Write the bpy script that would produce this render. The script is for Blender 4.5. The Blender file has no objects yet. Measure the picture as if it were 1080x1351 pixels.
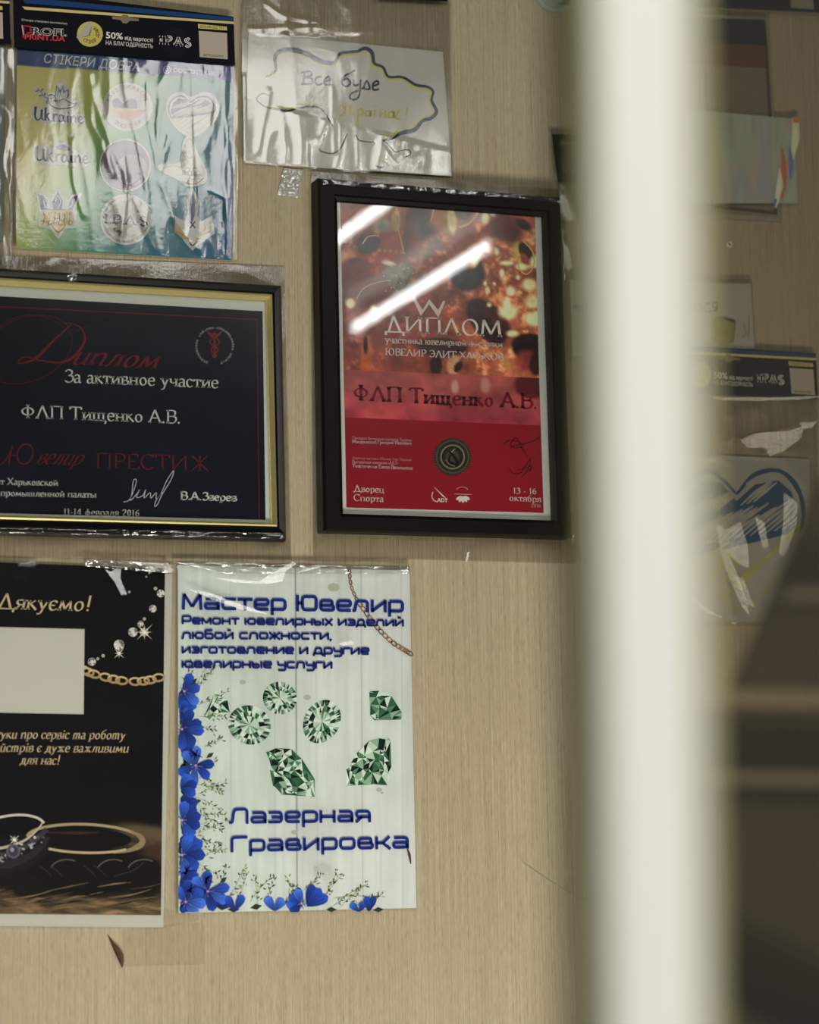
import bpy, bmesh, math, random
import numpy as np
from mathutils import Vector, geometry, noise
random.seed(7)
S = bpy.context.scene
COL = S.collection
# ------------------------------------------------------------------ camera
FPX, CX, CY = 3000.0, 540.0, 675.5
_h = np.array([7460., 325., 3000.]); _h /= np.linalg.norm(_h)
_v = np.array([-390., -20175., 3000.]); _v -= _v.dot(_h) * _h; _v /= np.linalg.norm(_v)
ROT = np.array([_h, np.cross(_v, _h), _v])
CAM = np.array([0, 0, 1.75]) - ROT @ np.array([0, 0, 1.97])
cd = bpy.data.cameras.new('camera'); cam = bpy.data.objects.new('camera', cd); COL.objects.link(cam)
from mathutils import Matrix
_m = ROT @ np.diag([1., -1., -1.])
cam.matrix_world = Matrix.Translation(Vector(CAM)) @ Matrix(_m.tolist()).to_4x4()
cd.sensor_fit = 'VERTICAL'; cd.sensor_height = 36.0; cd.sensor_width = 28.8
cd.lens = FPX / 1351.0 * 36.0
cd.clip_start = 0.05
cd.dof.use_dof = True; cd.dof.focus_distance = 1.95; cd.dof.aperture_fstop = 4.6
S.camera = cam
# ------------------------------------------------------------------ world, added fill lights, exposure
w = bpy.data.worlds.new('world'); S.world = w; w.use_nodes = True
w.node_tree.nodes['Background'].inputs[0].default_value = (0.75, 0.74, 0.66, 1)
w.node_tree.nodes['Background'].inputs[1].default_value = 0.03
def area(name, loc, target, sx, sy, power, col):
    l = bpy.data.lights.new(name, 'AREA'); l.shape = 'RECTANGLE'; l.size = sx; l.size_y = sy
    l.energy = power; l.color = col
    o = bpy.data.objects.new(name, l); COL.objects.link(o); o.location = loc
    o.rotation_euler = (Vector(target) - Vector(loc)).to_track_quat('-Z', 'Y').to_euler()
    return o
area('low_fill_light', (-0.1, -1.5, 0.5), (0.0, 0, 1.4), 1.0, 0.3, 13.0, (1.0, 0.96, 0.88))  # added fill from an unseen source, lifts the lower part of the wall
area('edge_fill_light', (-1.15, -2.45, 2.2), (-0.4, -1.2, 1.5), 0.4, 0.4, 5.9, (1.0, 0.98, 0.92))  # unseen fill added to brighten the white door edge
TUBE_STRENGTH = 15.0
S.view_settings.view_transform = 'Standard'; S.view_settings.look = 'None'
S.view_settings.exposure = 1.2; S.view_settings.gamma = 1.0
S.view_settings.use_curve_mapping = False
S.cycles.use_denoising = True
S.cycles.transparent_max_bounces = 24
# ------------------------------------------------------------------ helpers
def W(px, py, off=0.0):
    """points of the photograph measured back onto the plane that stands `off` in front of the wall"""
    px = np.asarray(px, float); py = np.asarray(py, float)
    d = np.stack([(px - CX) / FPX, (py - CY) / FPX, np.ones_like(px)], -1) @ ROT.T
    t = (-off - CAM[1]) / d[..., 1]
    return CAM + t[..., None] * d
def lin(c):
    c = np.asarray(c, float) / 255.0
    return np.where(c <= 0.04045, c / 12.92, ((c + 0.055) / 1.055) ** 2.4)
def tag(o, label=None, cat=None, group=None, kind=None):
    if label: o['label'] = label
    if cat: o['category'] = cat
    if group: o['group'] = group
    if kind: o['kind'] = kind
    return o
def empty(name, loc, label, cat, group=None):
    o = bpy.data.objects.new(name, None); COL.objects.link(o); o.location = Vector(loc)
    o.empty_display_size = 0.02
    return tag(o, label, cat, group)
def wloc(o):
    v = Vector((0, 0, 0))
    while o is not None:
        v = v + Vector(o.location); o = o.parent
    return v
def obj(name, verts, faces, mat, parent=None, cols=None, smooth=False):
    verts = np.asarray(verts, float)
    org = wloc(parent) if parent else Vector((0, 0, 0))
    c = Vector(verts.mean(0)) - org
    me = bpy.data.meshes.new(name)
    me.from_pydata((verts - np.array(org + c)).tolist(), [], faces)
    if cols is not None:
        ca = me.color_attributes.new('Col', 'FLOAT_COLOR', 'POINT')
        a = np.ones((len(verts), 4)); a[:, :3] = lin(np.asarray(cols, float)); ca.data.foreach_set('color', a.ravel())
    if smooth: me.polygons.foreach_set('use_smooth', [True] * len(me.polygons))
    me.materials.append(mat); me.update()
    o = bpy.data.objects.new(name, me); COL.objects.link(o)
    o.parent = parent; o.location = c
    return o
def node_mat(name):
    m = bpy.data.materials.new(name); m.use_nodes = True
    nt = m.node_tree
    return m, nt, nt.nodes['Principled BSDF']
def plain(name, rgb, rough=0.5, spec=0.5, metal=0.0, grain=0.0, scale=300.0, bump=0.0, coat=0.0):
    m, nt, b = node_mat(name)
    c = list(lin(rgb)) + [1]
    b.inputs['Roughness'].default_value = rough; b.inputs['Metallic'].default_value = metal
    b.inputs['Specular IOR Level'].default_value = spec; b.inputs['Coat Weight'].default_value = coat
    n = nt.nodes.new('ShaderNodeTexNoise'); n.inputs['Scale'].default_value = scale; n.inputs['Detail'].default_value = 4
    tc = nt.nodes.new('ShaderNodeTexCoord'); nt.links.new(tc.outputs['Object'], n.inputs['Vector'])
    mx = nt.nodes.new('ShaderNodeMix'); mx.data_type = 'RGBA'
    nt.links.new(n.outputs['Fac'], mx.inputs['Factor'])
    mx.inputs['A'].default_value = [x * (1 - grain) for x in c[:3]] + [1]
    mx.inputs['B'].default_value = [min(1, x * (1 + grain)) for x in c[:3]] + [1]
    nt.links.new(mx.outputs['Result'], b.inputs['Base Color'])
    if bump:
        bp = nt.nodes.new('ShaderNodeBump'); bp.inputs['Strength'].default_value = bump; bp.inputs['Distance'].default_value = 0.0005
        nt.links.new(n.outputs['Fac'], bp.inputs['Height']); nt.links.new(bp.outputs['Normal'], b.inputs['Normal'])
    return m
def ink_mat(name, rough=0.45, spec=0.4, grain=0.05, scale=900.0):
    m, nt, b = node_mat(name)
    a = nt.nodes.new('ShaderNodeVertexColor'); a.layer_name = 'Col'
    n = nt.nodes.new('ShaderNodeTexNoise'); n.inputs['Scale'].default_value = scale; n.inputs['Detail'].default_value = 3
    tc = nt.nodes.new('ShaderNodeTexCoord'); nt.links.new(tc.outputs['Object'], n.inputs['Vector'])
    mr = nt.nodes.new('ShaderNodeMapRange'); mr.inputs['To Min'].default_value = 1 - grain; mr.inputs['To Max'].default_value = 1 + grain
    nt.links.new(n.outputs['Fac'], mr.inputs['Value'])
    vm = nt.nodes.new('ShaderNodeVectorMath'); vm.operation = 'SCALE'
    nt.links.new(a.outputs['Color'], vm.inputs[0]); nt.links.new(mr.outputs['Result'], vm.inputs['Scale'])
    nt.links.new(vm.outputs['Vector'], b.inputs['Base Color'])
    b.inputs['Roughness'].default_value = rough; b.inputs['Specular IOR Level'].default_value = spec
    return m
def film_mat(name, fac=0.10, rough=0.06, haze=0.02, tint=(0.97, 0.97, 0.95), wide=0.0, wide_rough=0.35, sharp_bump=0.0):
    """clear plastic film or glass sheet: see-through with a mirror-like and a hazier gloss"""
    m = bpy.data.materials.new(name); m.use_nodes = True; nt = m.node_tree; nt.nodes.clear()
    out = nt.nodes.new('ShaderNodeOutputMaterial')
    tr = nt.nodes.new('ShaderNodeBsdfTransparent'); tr.inputs[0].default_value = (*tint, 1)
    gl = nt.nodes.new('ShaderNodeBsdfGlossy'); gl.inputs['Roughness'].default_value = rough
    g2 = nt.nodes.new('ShaderNodeBsdfGlossy'); g2.inputs['Roughness'].default_value = wide_rough
    df = nt.nodes.new('ShaderNodeBsdfDiffuse'); df.inputs[0].default_value = (0.85, 0.85, 0.8, 1)
    fr = nt.nodes.new('ShaderNodeFresnel'); fr.inputs['IOR'].default_value = 1.45
    ma = nt.nodes.new('ShaderNodeMath'); ma.operation = 'MULTIPLY_ADD'
    nt.links.new(fr.outputs[0], ma.inputs[0]); ma.inputs[1].default_value = 0.8; ma.inputs[2].default_value = max(0, fac - 0.03)
    m1 = nt.nodes.new('ShaderNodeMixShader'); nt.links.new(ma.outputs[0], m1.inputs[0])
    nt.links.new(tr.outputs[0], m1.inputs[1]); nt.links.new(gl.outputs[0], m1.inputs[2])
    m2 = nt.nodes.new('ShaderNodeMixShader'); m2.inputs[0].default_value = wide
    nt.links.new(m1.outputs[0], m2.inputs[1]); nt.links.new(g2.outputs[0], m2.inputs[2])
    m3 = nt.nodes.new('ShaderNodeMixShader'); m3.inputs[0].default_value = haze
    nt.links.new(m2.outputs[0], m3.inputs[1]); nt.links.new(df.outputs[0], m3.inputs[2])
    nt.links.new(m3.outputs[0], out.inputs['Surface'])
    if sharp_bump:
        n = nt.nodes.new('ShaderNodeTexNoise'); n.inputs['Scale'].default_value = 260; n.inputs['Detail'].default_value = 3
        tc = nt.nodes.new('ShaderNodeTexCoord'); nt.links.new(tc.outputs['Object'], n.inputs['Vector'])
        bp = nt.nodes.new('ShaderNodeBump'); bp.inputs['Strength'].default_value = sharp_bump; bp.inputs['Distance'].default_value = 0.0006
        nt.links.new(n.outputs['Fac'], bp.inputs['Height'])
        nt.links.new(bp.outputs['Normal'], gl.inputs['Normal'])
    return m
M_INK = ink_mat('print_ink', rough=0.6, spec=0.12)
M_INKG = ink_mat('gloss_print_ink', rough=0.5, spec=0.12)
M_INKD = ink_mat('matte_print_ink', rough=0.8, spec=0.06)
M_PAPER = plain('white_paper', (212, 213, 206), 0.7, 0.1, grain=0.04, scale=150, bump=0.15)
M_CARD = plain('warm_white_card', (214, 211, 202), 0.6, 0.1, grain=0.03, scale=200)
M_BLACKCARD = plain('navy_black_card', (10, 10, 20), 0.5, 0.12, grain=0.15, scale=500)
M_FILM = film_mat('polythene_film', 0.035, 0.07, 0.0, wide=0.004, sharp_bump=0.25)
M_FILM2 = film_mat('crinkled_polythene', 0.08, 0.09, 0.004, wide=0.02, wide_rough=0.2, sharp_bump=0.08)
M_FILM3 = film_mat('bunched_polythene', 0.22, 0.08, 0.02, wide=0.05, wide_rough=0.3, sharp_bump=0.9)
M_FOLD = film_mat('folded_polythene', 0.10, 0.14, 0.015, wide=0.03, sharp_bump=0.5)
M_WRAP = film_mat('stretched_wrap', 0.06, 0.12, 0.01, tint=(0.80, 0.78, 0.74), wide=0.01, sharp_bump=0.3)
M_GLASS = film_mat('frame_glass', 0.035, 0.018, 0.0, tint=(0.98, 0.99, 0.98), wide=0.02, wide_rough=0.16)
M_TAPE = film_mat('clear_tape', 0.04, 0.25, 0.0, tint=(0.985, 0.98, 0.965))
M_TAPEC = film_mat('crinkled_tape', 0.35, 0.18, 0.25, tint=(0.9, 0.9, 0.85), sharp_bump=1.0)
# ------------------------------------------------------------------ the wall
def wall_material():
    m, nt, b = node_mat('beige_vertical_grain_wallpaper')
    tc = nt.nodes.new('ShaderNodeTexCoord')
    def streak(sx, sz, det=6):
        mp = nt.nodes.new('ShaderNodeMapping'); mp.inputs['Scale'].default_value = (sx, 1, sz)
        n = nt.nodes.new('ShaderNodeTexNoise'); n.inputs['Scale'].default_value = 1; n.inputs['Detail'].default_value = det
        n.inputs['Roughness'].default_value = 0.7
        nt.links.new(tc.outputs['Object'], mp.inputs[0]); nt.links.new(mp.outputs[0], n.inputs['Vector'])
        return n
    a = streak(620, 5); c = streak(1300, 90, 3); d = streak(9, 1.2, 3)
    r = nt.nodes.new('ShaderNodeValToRGB')
    r.color_ramp.elements[0].position = 0.30; r.color_ramp.elements[0].color = (*lin((112, 98, 76)), 1)
    r.color_ramp.elements[1].position = 0.66; r.color_ramp.elements[1].color = (*lin((196, 184, 154)), 1)
    e = r.color_ramp.elements.new(0.45); e.color = (*lin((168, 155, 126)), 1)
    ad = nt.nodes.new('ShaderNodeMath'); ad.operation = 'MULTIPLY_ADD'; ad.inputs[1].default_value = 0.45
    nt.links.new(c.outputs['Fac'], ad.inputs[0])
    ml = nt.nodes.new('ShaderNodeMath'); ml.operation = 'MULTIPLY_ADD'; ml.inputs[1].default_value = 0.55; ml.inputs[2].default_value = 0.0
    nt.links.new(a.outputs['Fac'], ml.inputs[0]); nt.links.new(ml.outputs[0], ad.inputs[2])
    nt.links.new(ad.outputs[0], r.inputs[0])
    mx = nt.nodes.new('ShaderNodeMix'); mx.data_type = 'RGBA'; mx.blend_type = 'MULTIPLY'
    mx.inputs['Factor'].default_value = 0.25
    nt.links.new(r.outputs[0], mx.inputs['A']); nt.links.new(d.outputs['Fac'], mx.inputs['B'])
    nt.links.new(mx.outputs['Result'], b.inputs['Base Color'])
    b.inputs['Roughness'].default_value = 0.62; b.inputs['Specular IOR Level'].default_value = 0.25
    bp = nt.nodes.new('ShaderNodeBump'); bp.inputs['Strength'].default_value = 0.35; bp.inputs['Distance'].default_value = 0.0006
    nt.links.new(ad.outputs[0], bp.inputs['Height']); nt.links.new(bp.outputs['Normal'], b.inputs['Normal'])
    return m
def box_v(x0, x1, y0, y1, z0, z1):
    v = [(x0, y0, z0), (x1, y0, z0), (x1, y1, z0), (x0, y1, z0), (x0, y0, z1), (x1, y0, z1), (x1, y1, z1), (x0, y1, z1)]
    f = [(0, 3, 2, 1), (4, 5, 6, 7), (0, 1, 5, 4), (1, 2, 6, 5), (2, 3, 7, 6), (3, 0, 4, 7)]
    return v, f
tag(obj('wall_back', *box_v(-2.6, 2.6, 0, 0.1, 0, 2.75), wall_material()), 'beige wall covering with a fine vertical grain behind all the notices', kind='structure')
tag(obj('ceiling', *box_v(-2.6, 2.6, -3.6, 0.0, 2.75, 2.8), plain('ceiling_paint', (96, 92, 82), 0.9, 0.1)), kind='structure')
tag(obj('floor', *box_v(-2.6, 2.6, -3.6, 0.1, -0.05, 0.0), plain('floor_laminate', (88, 76, 62), 0.5, 0.3, grain=0.2, scale=8)), kind='structure')
# ------------------------------------------------------------------ drawing on sheets
class Ink:
    STEP = 0.000003
    def __init__(s, off): s.off = off; s.v = []; s.c = []; s.f = []
    def _add(s, pts, faces, cols):
        b = len(s.v); p = W([q[0] for q in pts], [q[1] for q in pts], s.off)
        s.v.extend(p.tolist()); s.f.extend([tuple(i + b for i in f) for f in faces])
        if len(np.shape(cols)) == 1: cols = [cols] * len(pts)
        s.c.extend([tuple(c) for c in cols])
    def up(s): s.off += s.STEP
    def poly(s, pts, col, lift=True):
        if lift: s.up()
        if len(pts) < 3: return
        if len(pts) <= 4: fs = [tuple(range(len(pts)))]
        else: fs = geometry.tessellate_polygon([[Vector((x, y, 0)) for x, y in pts]])
        s._add(pts, fs, col)
    def ell(s, cx, cy, rx, ry, col, rot=0.0, n=28, lift=True, a0=0, a1=360):
        r = math.radians(rot); P = []
        for i in range(n):
            a = math.radians(a0 + (a1 - a0) * i / n)
            x, y = rx * math.cos(a), ry * math.sin(a)
            P.append((cx + x * math.cos(r) - y * math.sin(r), cy + x * math.sin(r) + y * math.cos(r)))
        s.poly(P, col, lift)
    def ring(s, cx, cy, rx, ry, wd, col, rot=0.0, n=40, a0=0, a1=360, lift=True):
        r = math.radians(rot); P = []
        for i in range(n + 1):
            a = math.radians(a0 + (a1 - a0) * i / n); x, y = rx * math.cos(a), ry * math.sin(a)
            P.append((cx + x * math.cos(r) - y * math.sin(r), cy + x * math.sin(r) + y * math.cos(r)))
        s.stroke(P, wd, col, smooth=False, lift=lift)
    def stroke(s, pts, wd, col, smooth=True, closed=False, lift=True, sub=6):
        if lift: s.up()
        P = catmull(pts, sub, closed) if smooth and len(pts) > 2 else [tuple(p) for p in pts]
        if closed and not smooth: P = P + [P[0]]
        n = len(P)
        if n < 2: return
        if hasattr(wd, '__len__'):
            t = np.linspace(0, len(wd) - 1, n); ws = np.interp(t, range(len(wd)), wd)
        else: ws = [wd] * n
        A = []
        for i in range(n):
            a = P[max(0, i - 1)]; b = P[min(n - 1, i + 1)]
            dx, dy = b[0] - a[0], b[1] - a[1]; l = math.hypot(dx, dy) or 1
            k = ws[i] / 2
            if 0 < i < n - 1:
                d1 = (P[i][0] - a[0], P[i][1] - a[1]); l1 = math.hypot(*d1) or 1
                cs = abs((d1[0] * dx + d1[1] * dy) / (l1 * l)); k /= max(cs, 0.6)
            A.append((P[i][0] - dy / l * k, P[i][1] + dx / l * k)); A.append((P[i][0] + dy / l * k, P[i][1] - dx / l * k))
        s._add(A, [(2 * i, 2 * i + 1, 2 * i + 3, 2 * i + 2) for i in range(n - 1)], col)
    def build(s, name, parent, mat=None):
        if not s.v: return None
        return obj(name, s.v, s.f, mat or M_INK, parent, s.c)
def catmull(pts, sub=6, closed=False):
    P = [tuple(p) for p in pts]; n = len(P); out = []
    rng = n if closed else n - 1
    for i in range(rng):
        p1, p2 = P[i], P[(i + 1) % n]
        p0 = P[(i - 1) % n] if closed or i > 0 else p1
        p3 = P[(i + 2) % n] if closed or i + 2 < n else p2
        for k in range(sub):
            t = k / sub; t2 = t * t; t3 = t2 * t
            out.append(tuple(0.5 * (2 * p1[j] + (p2[j] - p0[j]) * t + (2 * p0[j] - 5 * p1[j] + 4 * p2[j] - p3[j]) * t2 + (3 * p1[j] - p0[j] - 3 * p2[j] + p3[j]) * t3) for j in (0, 1)))
    out.append(P[0] if closed else P[-1])
    return out
def slab(name, quad, off, th, mat, parent, nx=1, ny=1, bow=0.0, smooth=False):
    """a sheet or board of thickness th whose face stands `off` in front of the wall"""
    q = [np.array(p, float) for p in quad]; v = []; 
    for j in range(ny + 1):
        for i in range(nx + 1):
            s_, t_ = i / nx, j / ny
            p = (q[0] * (1 - s_) + q[1] * s_) * (1 - t_) + (q[3] * (1 - s_) + q[2] * s_) * t_
            pt = W(p[0], p[1], off)
            v.append(pt)
    n = len(v); v = v + [p + np.array([0, th, 0]) for p in v]; f = []
    I = lambda i, j: j * (nx + 1) + i
    for j in range(ny):
        for i in range(nx):
            a, b, c, d = I(i, j), I(i + 1, j), I(i + 1, j + 1), I(i, j + 1)
            f.append((a, d, c, b)); f.append((a + n, b + n, c + n, d + n))
    rim = [I(i, 0) for i in range(nx)] + [I(nx, j) for j in range(ny)] + [I(i, ny) for i in range(nx, 0, -1)] + [I(0, j) for j in range(ny, 0, -1)]
    for k in range(len(rim)):
        a, b = rim[k], rim[(k + 1) % len(rim)]; f.append((a, b, b + n, a + n))
    return obj(name, v, f, mat, parent)
def grid_paint(name, quad, off, nx, ny, fn, parent, mat=None):
    """a printed picture: a fine grid whose points carry the printed colours"""
    q = np.array(quad, float); s_, t_ = np.meshgrid(np.linspace(0, 1, nx + 1), np.linspace(0, 1, ny + 1))
    X = (q[0, 0] * (1 - s_) + q[1, 0] * s_) * (1 - t_) + (q[3, 0] * (1 - s_) + q[2, 0] * s_) * t_
    Y = (q[0, 1] * (1 - s_) + q[1, 1] * s_) * (1 - t_) + (q[3, 1] * (1 - s_) + q[2, 1] * s_) * t_
    v = W(X.ravel(), Y.ravel(), off)
    c = np.clip(fn(X, Y, s_, t_), 0, 255).reshape(-1, 3)
    a = (np.arange(ny)[:, None] * (nx + 1) + np.arange(nx)[None]).ravel()
    f = np.stack([a, a + nx + 1, a + nx + 2, a + 1], -1).tolist()
    return obj(name, v, f, mat or M_INK, parent, c)
def seg_d(px, py, a, b):
    ax, ay = a; bx, by = b; dx, dy = bx - ax, by - ay; l = dx * dx + dy * dy or 1e-9
    t = max(0, min(1, ((px - ax) * dx + (py - ay) * dy) / l))
    return math.hypot(px - ax - t * dx, py - ay - t * dy)
def sleeve(name, quad, off, parent, mat=None, nx=50, ny=50, amp=0.0008, sx=30.0, sz=8.0, seed=0, creases=(), field=None, hem=0.0, rot=0.0, cg=0.22):
    """a loose sheet of film: stretched ridged noise plus hand-laid creases [(points, width px, height m)]"""
    q = np.array(quad, float); v = []; f = []
    cr, sr = math.cos(rot), math.sin(rot)
    for j in range(ny + 1):
        for i in range(nx + 1):
            s_, t_ = i / nx, j / ny
            p = (q[0] * (1 - s_) + q[1] * s_) * (1 - t_) + (q[3] * (1 - s_) + q[2] * s_) * t_
            P = W(p[0], p[1], off)
            x, z = P[0] * cr - P[2] * sr, P[0] * sr + P[2] * cr
            a = noise.noise(Vector((x * sx, seed * 7.3, z * sz)))
            b = noise.noise(Vector((x * sx * 2.7 + 5, seed * 3.1, z * sz * 2.2)))
            c = noise.noise(Vector((x * sx * 6 + 3, seed * 1.7, z * sz * 5)))
            h = max(0, 1 - abs(a) * 2.2) ** 2 * 0.6 + max(0, 1 - abs(b) * 2.4) ** 2 * 0.26 + max(0, 1 - abs(c) * 2.6) ** 2 * 0.05
            k = field(p[0], p[1]) if field else 1.0
            h = amp * max(0, h) * k
            for pts, wd, ht in creases:
                dm = min(seg_d(p[0], p[1], pts[m], pts[m + 1]) for m in range(len(pts) - 1))
                if dm < wd * .7: h += ht * cg * (1 - dm / (wd * .7)) ** 1.6
            e = min(s_, 1 - s_, t_, 1 - t_)
            if e == 0: h *= 0.3
            P = P + np.array([0, -h, 0]); v.append(P)
    for j in range(ny):
        for i in range(nx):
            a = j * (nx + 1) + i; f.append((a, a + nx + 1, a + nx + 2, a + 1))
    return obj(name, v, f, mat or M_FILM, parent, smooth=True)
def fold(pts, off, gx, gz, parent, mat=None):
    """a flat turned-up fold of film; outline and slopes gx, gz are set so the lamps glint in it"""
    P = W([p[0] for p in pts], [p[1] for p in pts], off); c = P.mean(0); d = gx * (P[:, 0] - c[0]) + gz * (P[:, 2] - c[2]); P[:, 1] += d - d.max()
    t = geometry.tessellate_polygon([[Vector((x, y, 0)) for x, y in pts]])
    return obj('film_fold', P, [tuple(x) for x in t], mat or M_FOLD, parent)
def shift(q, dx, dy): return [(x + dx, y + dy) for x, y in q]
def lerp(a, b, t): return (a[0] + (b[0] - a[0]) * t, a[1] + (b[1] - a[1]) * t)
def quadpt(q, s_, t_): return lerp(lerp(q[0], q[1], s_), lerp(q[3], q[2], s_), t_)
# ------------------------------------------------------------------ letterforms (own pen-stroke alphabets)
SERIF = {
'А': (74, "b 6,0 36,100;b 68,0 36,100;18,36 56,36"), 'Б': (62, "be 14,0 14,100;14,98 52,98;52,98 52,82;s 14,56 40,55 54,28 42,3 14,0"),
'В': (64, "be 14,0 14,100;s 14,99 40,99 54,88 53,66 40,54 14,53;s 34,53 56,48 60,26 46,3 14,1"),
'Д': (84, "16,4 38,100;38,100 68,4;2,3 82,3;3,-18 3,4;81,-18 81,4"), 'Е': (62, "be 14,0 14,100;14,98 54,98;54,98 54,80;14,52 44,52;14,2 57,2;57,2 60,20"),
'З': (56, "s 8,82 24,99 46,88 43,64 24,54;s 24,54 50,48 51,20 30,0 6,12"), 'И': (88, "be 14,0 14,100;be 72,0 72,100;17,8 69,92"),
'К': (74, "be 14,0 14,100;14,50 58,98;28,62 70,0"), 'Л': (78, "b 8,0 38,100;b 70,0 38,100"), 'М': (102, "b 10,0 18,100;18,100 50,14;50,14 82,100;b 90,0 82,100"),
'О': (86, "o 43,50 36,50"), 'П': (86, "be 16,0 16,100;be 70,0 70,100;16,98 70,98"), 'Р': (62, "be 14,0 14,100;s 14,99 42,98 55,76 43,52 14,49"),
'С': (72, "s 64,84 44,99 20,88 8,50 20,12 46,1 66,18;65,84 65,100"), 'Т': (72, "b 36,0 36,98;4,98 68,98;4,98 4,80;68,98 68,80"),
'Ф': (92, "be 46,0 46,104;o 46,52 36,30"), 'Х': (78, "be 10,0 64,100;be 68,0 12,100"), 'Э': (70, "s 6,84 26,99 50,88 62,50 50,12 26,1 6,16;26,50 60,50"),
'Ю': (110, "be 14,0 14,100;14,50 36,50;o 70,50 32,50"), 'Ж': (104, "be 50,0 50,100;50,52 16,98;50,50 12,0;50,52 84,98;50,50 92,0"), 'Ь': (60, "be 14,0 14,100;s 14,54 44,52 54,28 42,3 14,1"),
'а': (46, "s 8,52 20,62 33,54 34,36;34,40 34,8;s 34,10 38,1 45,6;s 34,38 12,30 6,14 16,0 34,12"), 'б': (54, "s 46,98 28,88 10,68 8,32;o 27,30 20,30"),
'в': (48, "be 11,0 11,61;s 11,60 34,60 37,46 29,33 11,32;s 26,33 43,26 41,8 29,1 11,1"), 'г': (40, "be 11,0 11,61;11,60 35,60;35,60 37,44"),
'д': (56, "s 12,3 20,20 21,60;21,59 42,59;42,60 42,3;3,2 53,2;4,-16 4,2;52,-16 52,2"), 'е': (46, "7,35 38,35;s 39,34 36,54 23,61 10,52 6,30 12,8 26,1 41,11"),
'ж': (72, "be 36,0 36,61;36,31 13,60;36,31 9,0;36,31 59,60;36,31 64,0"), 'з': (42, "s 7,50 20,61 34,50 30,36 17,33;s 17,33 37,28 36,8 20,0 5,9"),
'и': (58, "be 11,0 11,61;be 46,0 46,61;13,6 44,55"), 'й': (58, "be 11,0 11,61;be 46,0 46,61;13,6 44,55;s 18,82 28,74 39,82"),
'к': (52, "be 11,0 11,61;11,30 40,60;20,38 49,0"), 'л': (54, "s 4,3 12,4 18,30 22,60;be 42,0 42,61;22,59 42,59"), 'м': (68, "b 8,0 14,61;14,61 33,10;33,10 52,61;b 58,0 52,61"),
'н': (58, "be 11,0 11,61;be 46,0 46,61;11,32 46,32"), 'о': (53, "o 26,30 21,30"), 'п': (58, "be 11,0 11,61;be 46,0 46,61;11,59 46,59"),
'р': (54, "be 12,-28 12,61;s 12,48 26,61 42,52 46,30 40,8 26,0 12,10"), 'с': (44, "s 38,50 25,61 10,52 6,30 12,8 26,1 40,11"),
'т': (46, "b 23,0 23,60;3,59 43,59;3,60 3,46;43,60 43,46"), 'у': (50, "be 44,61 44,61;s 44,60 28,10 18,-22 4,-24;b 8,61 26,6"),
'ф': (70, "be 35,-28 35,90;o 35,30 27,29"), 'щ': (86, "be 11,0 11,61;be 38,0 38,61;be 65,0 65,61;11,2 78,2;s 74,2 79,-10 72,-24"), 'ш': (80, "be 11,0 11,61;be 38,0 38,61;be 65,0 65,61;11,2 66,2"),
'ч': (54, "be 43,0 43,61;s 10,61 12,36 22,28 43,32"), 'ы': (72, "be 11,0 11,61;s 11,33 34,32 40,18 32,1 11,1;be 60,0 60,61"), 'ь': (48, "be 11,0 11,61;s 11,33 34,32 42,18 32,1 11,1"),
'ю': (76, "be 11,0 11,61;11,31 27,31;o 48,30 21,30"), 'я': (50, "be 40,0 40,61;s 40,60 16,60 9,46 18,32 40,31;b 6,0 24,31"), 'і': (28, "be 14,0 14,61;o 14,82 5,5"),
'є': (44, "s 38,50 25,61 10,52 6,30 12,8 26,1 40,11;8,32 30,32"), 'х': (52, "be 8,0 42,61;be 46,0 8,61"), 'я ': (50, ""),
'0': (52, "o 26,46 19,46"), '1': (36, "be 18,0 18,92;18,92 8,82"), '2': (50, "s 6,74 20,92 40,82 36,56 6,2;6,2 46,2"), '3': (48, "s 6,76 22,92 38,76 34,56 18,50;s 18,50 40,42 38,8 18,0 4,8"),
'4': (52, "36,0 36,92;36,92 4,28;4,28 48,28"), '6': (52, "s 42,92 16,70 7,34;o 26,27 19,27"), '.': (24, "o 12,5 6,6"), ',': (24, "s 12,8 14,-4 6,-16"), '!': (30, "15,100 15,26;o 15,6 5,5"),
'-': (34, "6,30 28,30"), ' ': (30, ""), 'I': (36, "be 18,0 18,100"), 'P': (62, "be 14,0 14,100;s 14,99 42,98 55,76 43,52 14,49"), 'A': (74, "b 6,0 36,100;b 68,0 36,100;18,36 56,36"),
'S': (58, "s 48,82 30,99 10,84 14,60 30,50 48,38 50,14 30,0 8,16"), 'D': (80, "be 14,0 14,100;s 14,99 50,96 70,50 50,4 14,1"), 'T': (72, "b 36,0 36,98;4,98 68,98"),
'У': (70, "b 8,100 36,42;be 62,100 62,100;s 62,100 36,42 24,10 10,2"), 'ц': (62, "be 11,0 11,61;be 46,0 46,61;11,2 56,2;52,2 56,-14"), 'Г': (58, "be 14,0 14,100;14,98 52,98;52,98 52,80"), '«': (34, "16,50 6,32;6,32 16,14;30,50 20,32;20,32 30,14"), '»': (34, "6,50 16,32;16,32 6,14;20,50 30,32;30,32 20,14"),
}
ITAL = dict(SERIF)
ITAL.update({'т': (76, "b 10,0 10,61;s 10,38 24,61 35,52 35,0;s 35,38 49,61 60,50 60,8 68,3"), 'и': (56, "s 12,61 12,12 20,0 32,4 43,24;s 43,61 43,10 51,2"),
 'й': (56, "s 12,61 12,12 20,0 32,4 43,24;s 43,61 43,10 51,2;s 18,82 28,74 39,82"), 'п': (56, "b 10,0 10,61;s 10,38 26,61 42,50 43,8 50,2")})
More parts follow.
